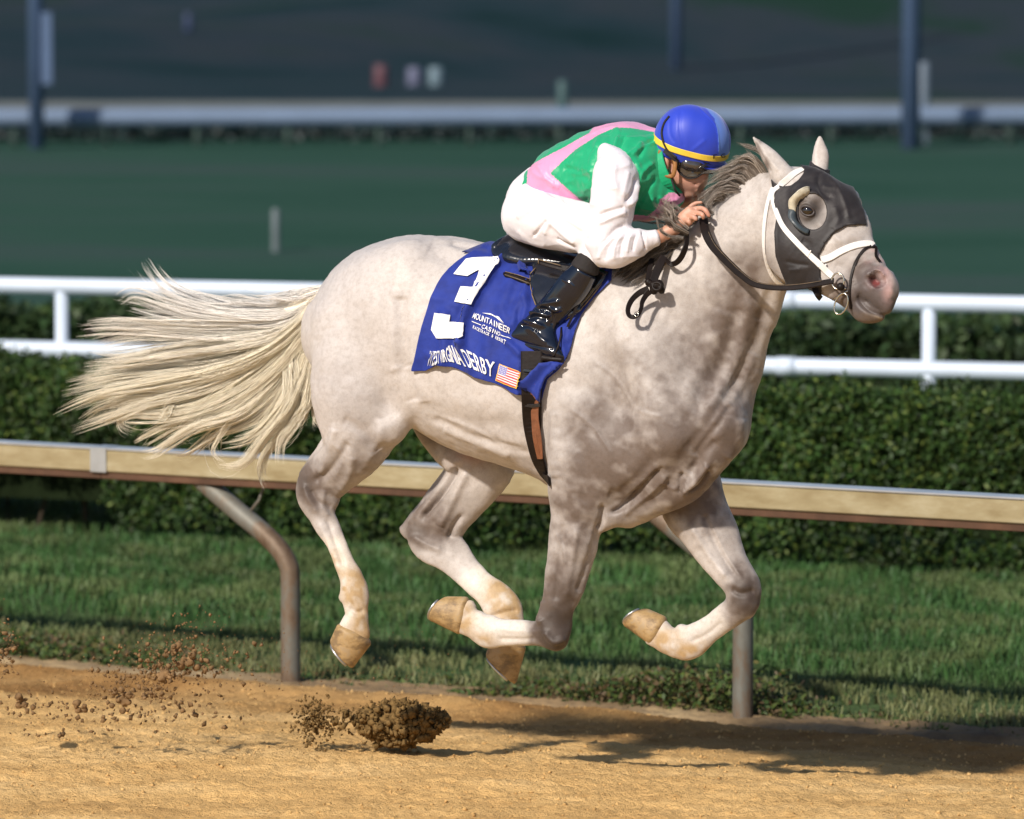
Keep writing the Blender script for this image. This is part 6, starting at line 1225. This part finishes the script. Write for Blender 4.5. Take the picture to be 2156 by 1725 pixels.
# ------------------------------------------------------------------ thrown dirt
def crumbs(name, P, S, mat, seed=1, parent=None):
    r = np.random.default_rng(seed); k = len(P)
    base = np.array([(1, 0, 0), (-1, 0, 0), (0, 1, 0), (0, -1, 0), (0, 0, 1), (0, 0, -1)], float); V = base[None] * r.uniform(.5, 1.25, (k, 6, 1)) + r.normal(0, .18, (k, 6, 3))
    R = r.normal(size=(k, 3, 3)); q, _ = np.linalg.qr(R); V = np.einsum('kij,kvj->kvi', q, V) * S[:, None, None] + P[:, None]
    Fc = np.array([(0, 2, 4), (2, 1, 4), (1, 3, 4), (3, 0, 4), (2, 0, 5), (1, 2, 5), (3, 1, 5), (0, 3, 5)]); Fc = (np.arange(k)[:, None, None] * 6 + Fc[None]).reshape(-1, 3)
    return mesh(name, V.reshape(-1, 3), Fc, mat, parent, smooth=True)
m_clod = simple('clod_dirt', (.17, .105, .040), .95, 0, 60, .5, .6, spec=.1); m_crumb = simple('damp_crumb', (.19, .115, .055), .95, 0, 25, .5, .5, spec=.1)
r = np.random.default_rng(12)
k = 2600; a = r.normal(size=(k, 3)); a /= np.linalg.norm(a, axis=1)[:, None]; rad = r.uniform(.25, 1, (k, 1)) ** .45
nb = np.clip(.72 + .75 * (fbm(a, 2.2, 3, 3) - .35), .5, 1.15)[:, None]; c0 = W(848, 1524, 20.72)
P3 = c0 + a * rad * nb * np.array([.205, .12, .105]); P3[:, 2] += (P3[:, 0] - c0[0]) * .04
P3[:, 0] -= np.where(r.uniform(0, 1, k) < .10, r.uniform(0, .12, k), 0)
o = crumbs('dirt_clod', P3, .006 + .020 * r.uniform(0, 1, k) ** 2, m_clod, 3); tag(o, 'big crumbling clump of brown dirt thrown up behind the hind hooves', 'dirt clod')
k = 420; P3 = W(662, 1519, 20.7) + r.normal(size=(k, 3)) * np.array([.045, .04, .045]); o = crumbs('dirt_clod', P3, r.uniform(.004, .010, k), m_clod, 4); o.name = 'dirt_puff'; tag(o, kind='stuff')
pts = []; sz = []
def spray(n_, cu, cv, su, sv, lo, hi, rot=0.0, sd=.25):
    for _ in range(n_):
        a_, b_ = r.normal(0, su), r.normal(0, sv); pts.append(W(cu + a_, cv + b_ + a_ * rot, 20.6 + r.normal(0, sd))); sz.append(lo + (hi - lo) * r.uniform() ** 2.5)
spray(420, 360, 1405, 75, 26, .003, .016, -.10); spray(130, 300, 1440, 90, 22, .004, .014, -.15); spray(150, 370, 1340, 50, 26, .002, .010, -.2); spray(120, 120, 1500, 80, 30, .004, .014); spray(120, 330, 1490, 90, 22, .005, .016)
spray(600, 380, 1400, 130, 40, .0010, .0045, -.1); spray(240, 760, 1430, 110, 25, .0012, .004, .1); spray(120, 880, 1360, 60, 45, .0010, .003); spray(90, 10, 1370, 14, 30, .003, .014); spray(60, 560, 1430, 60, 20, .002, .006)
P3 = np.array(pts); zt = track_z(P3[:, 0], P3[:, 1]); P3[:, 2] = np.maximum(P3[:, 2], zt + .01)
tag(crumbs('thrown_dirt', P3, np.array(sz), m_crumb, 7), kind='stuff')
groups = [(372, 1368, 11, 'topmost light-brown clod of the dirt spray at the left'), (48, 1476, 12, 'brown clod low at the far left, apart from the spray'), (255, 1478, 15, 'largest dark clod hanging under the dirt spray'), (402, 1398, 12, 'light-brown clod at the right side of the dirt spray, toward the rail post'), (170, 1492, 10, 'dark clod between the lone far-left clod and the largest dark clod'), (352, 1428, 12, 'brown clod in the middle of the dirt spray')]
for i, (a_, b_, q, lb_) in enumerate(groups):
    c0 = W(a_, b_, 20.5 + .1 * math.sin(i * 2)); q = q / 540
    bl = [(np.concatenate([c0 + r.normal(size=3) * q * np.array([.8, .5, .7]), [0, 0, 1], [q * rr_k, q * rr_k]])[None], .004, 'u', 1) for rr_k in r.uniform(.3, .75, 9)]
    Vc, Qc = solid(bl, .0035, smooth=1); Vc = Vc + (fbm(Vc, 120, 2, 3) - .5)[:, None] * .006
    o = mesh('flying_clod', Vc, Qc, m_crumb); tag(o, lb_, 'dirt clod', 'clods flying in the dirt spray')
# loose crumbs lying on the track
k = 14000; pa = r.uniform(-1, 7, k); qa = r.uniform(.1, 5, k); X, Y = frompq(pa, qa); Z = track_z(X, Y)
o = crumbs('track_crumbs', np.stack([X, Y, Z + .001], 1), .002 + .010 * r.uniform(0, 1, k) ** 5, m_dirt, 9); tag(o, kind='stuff')
print('dirt', round(time.time() - T0, 1))
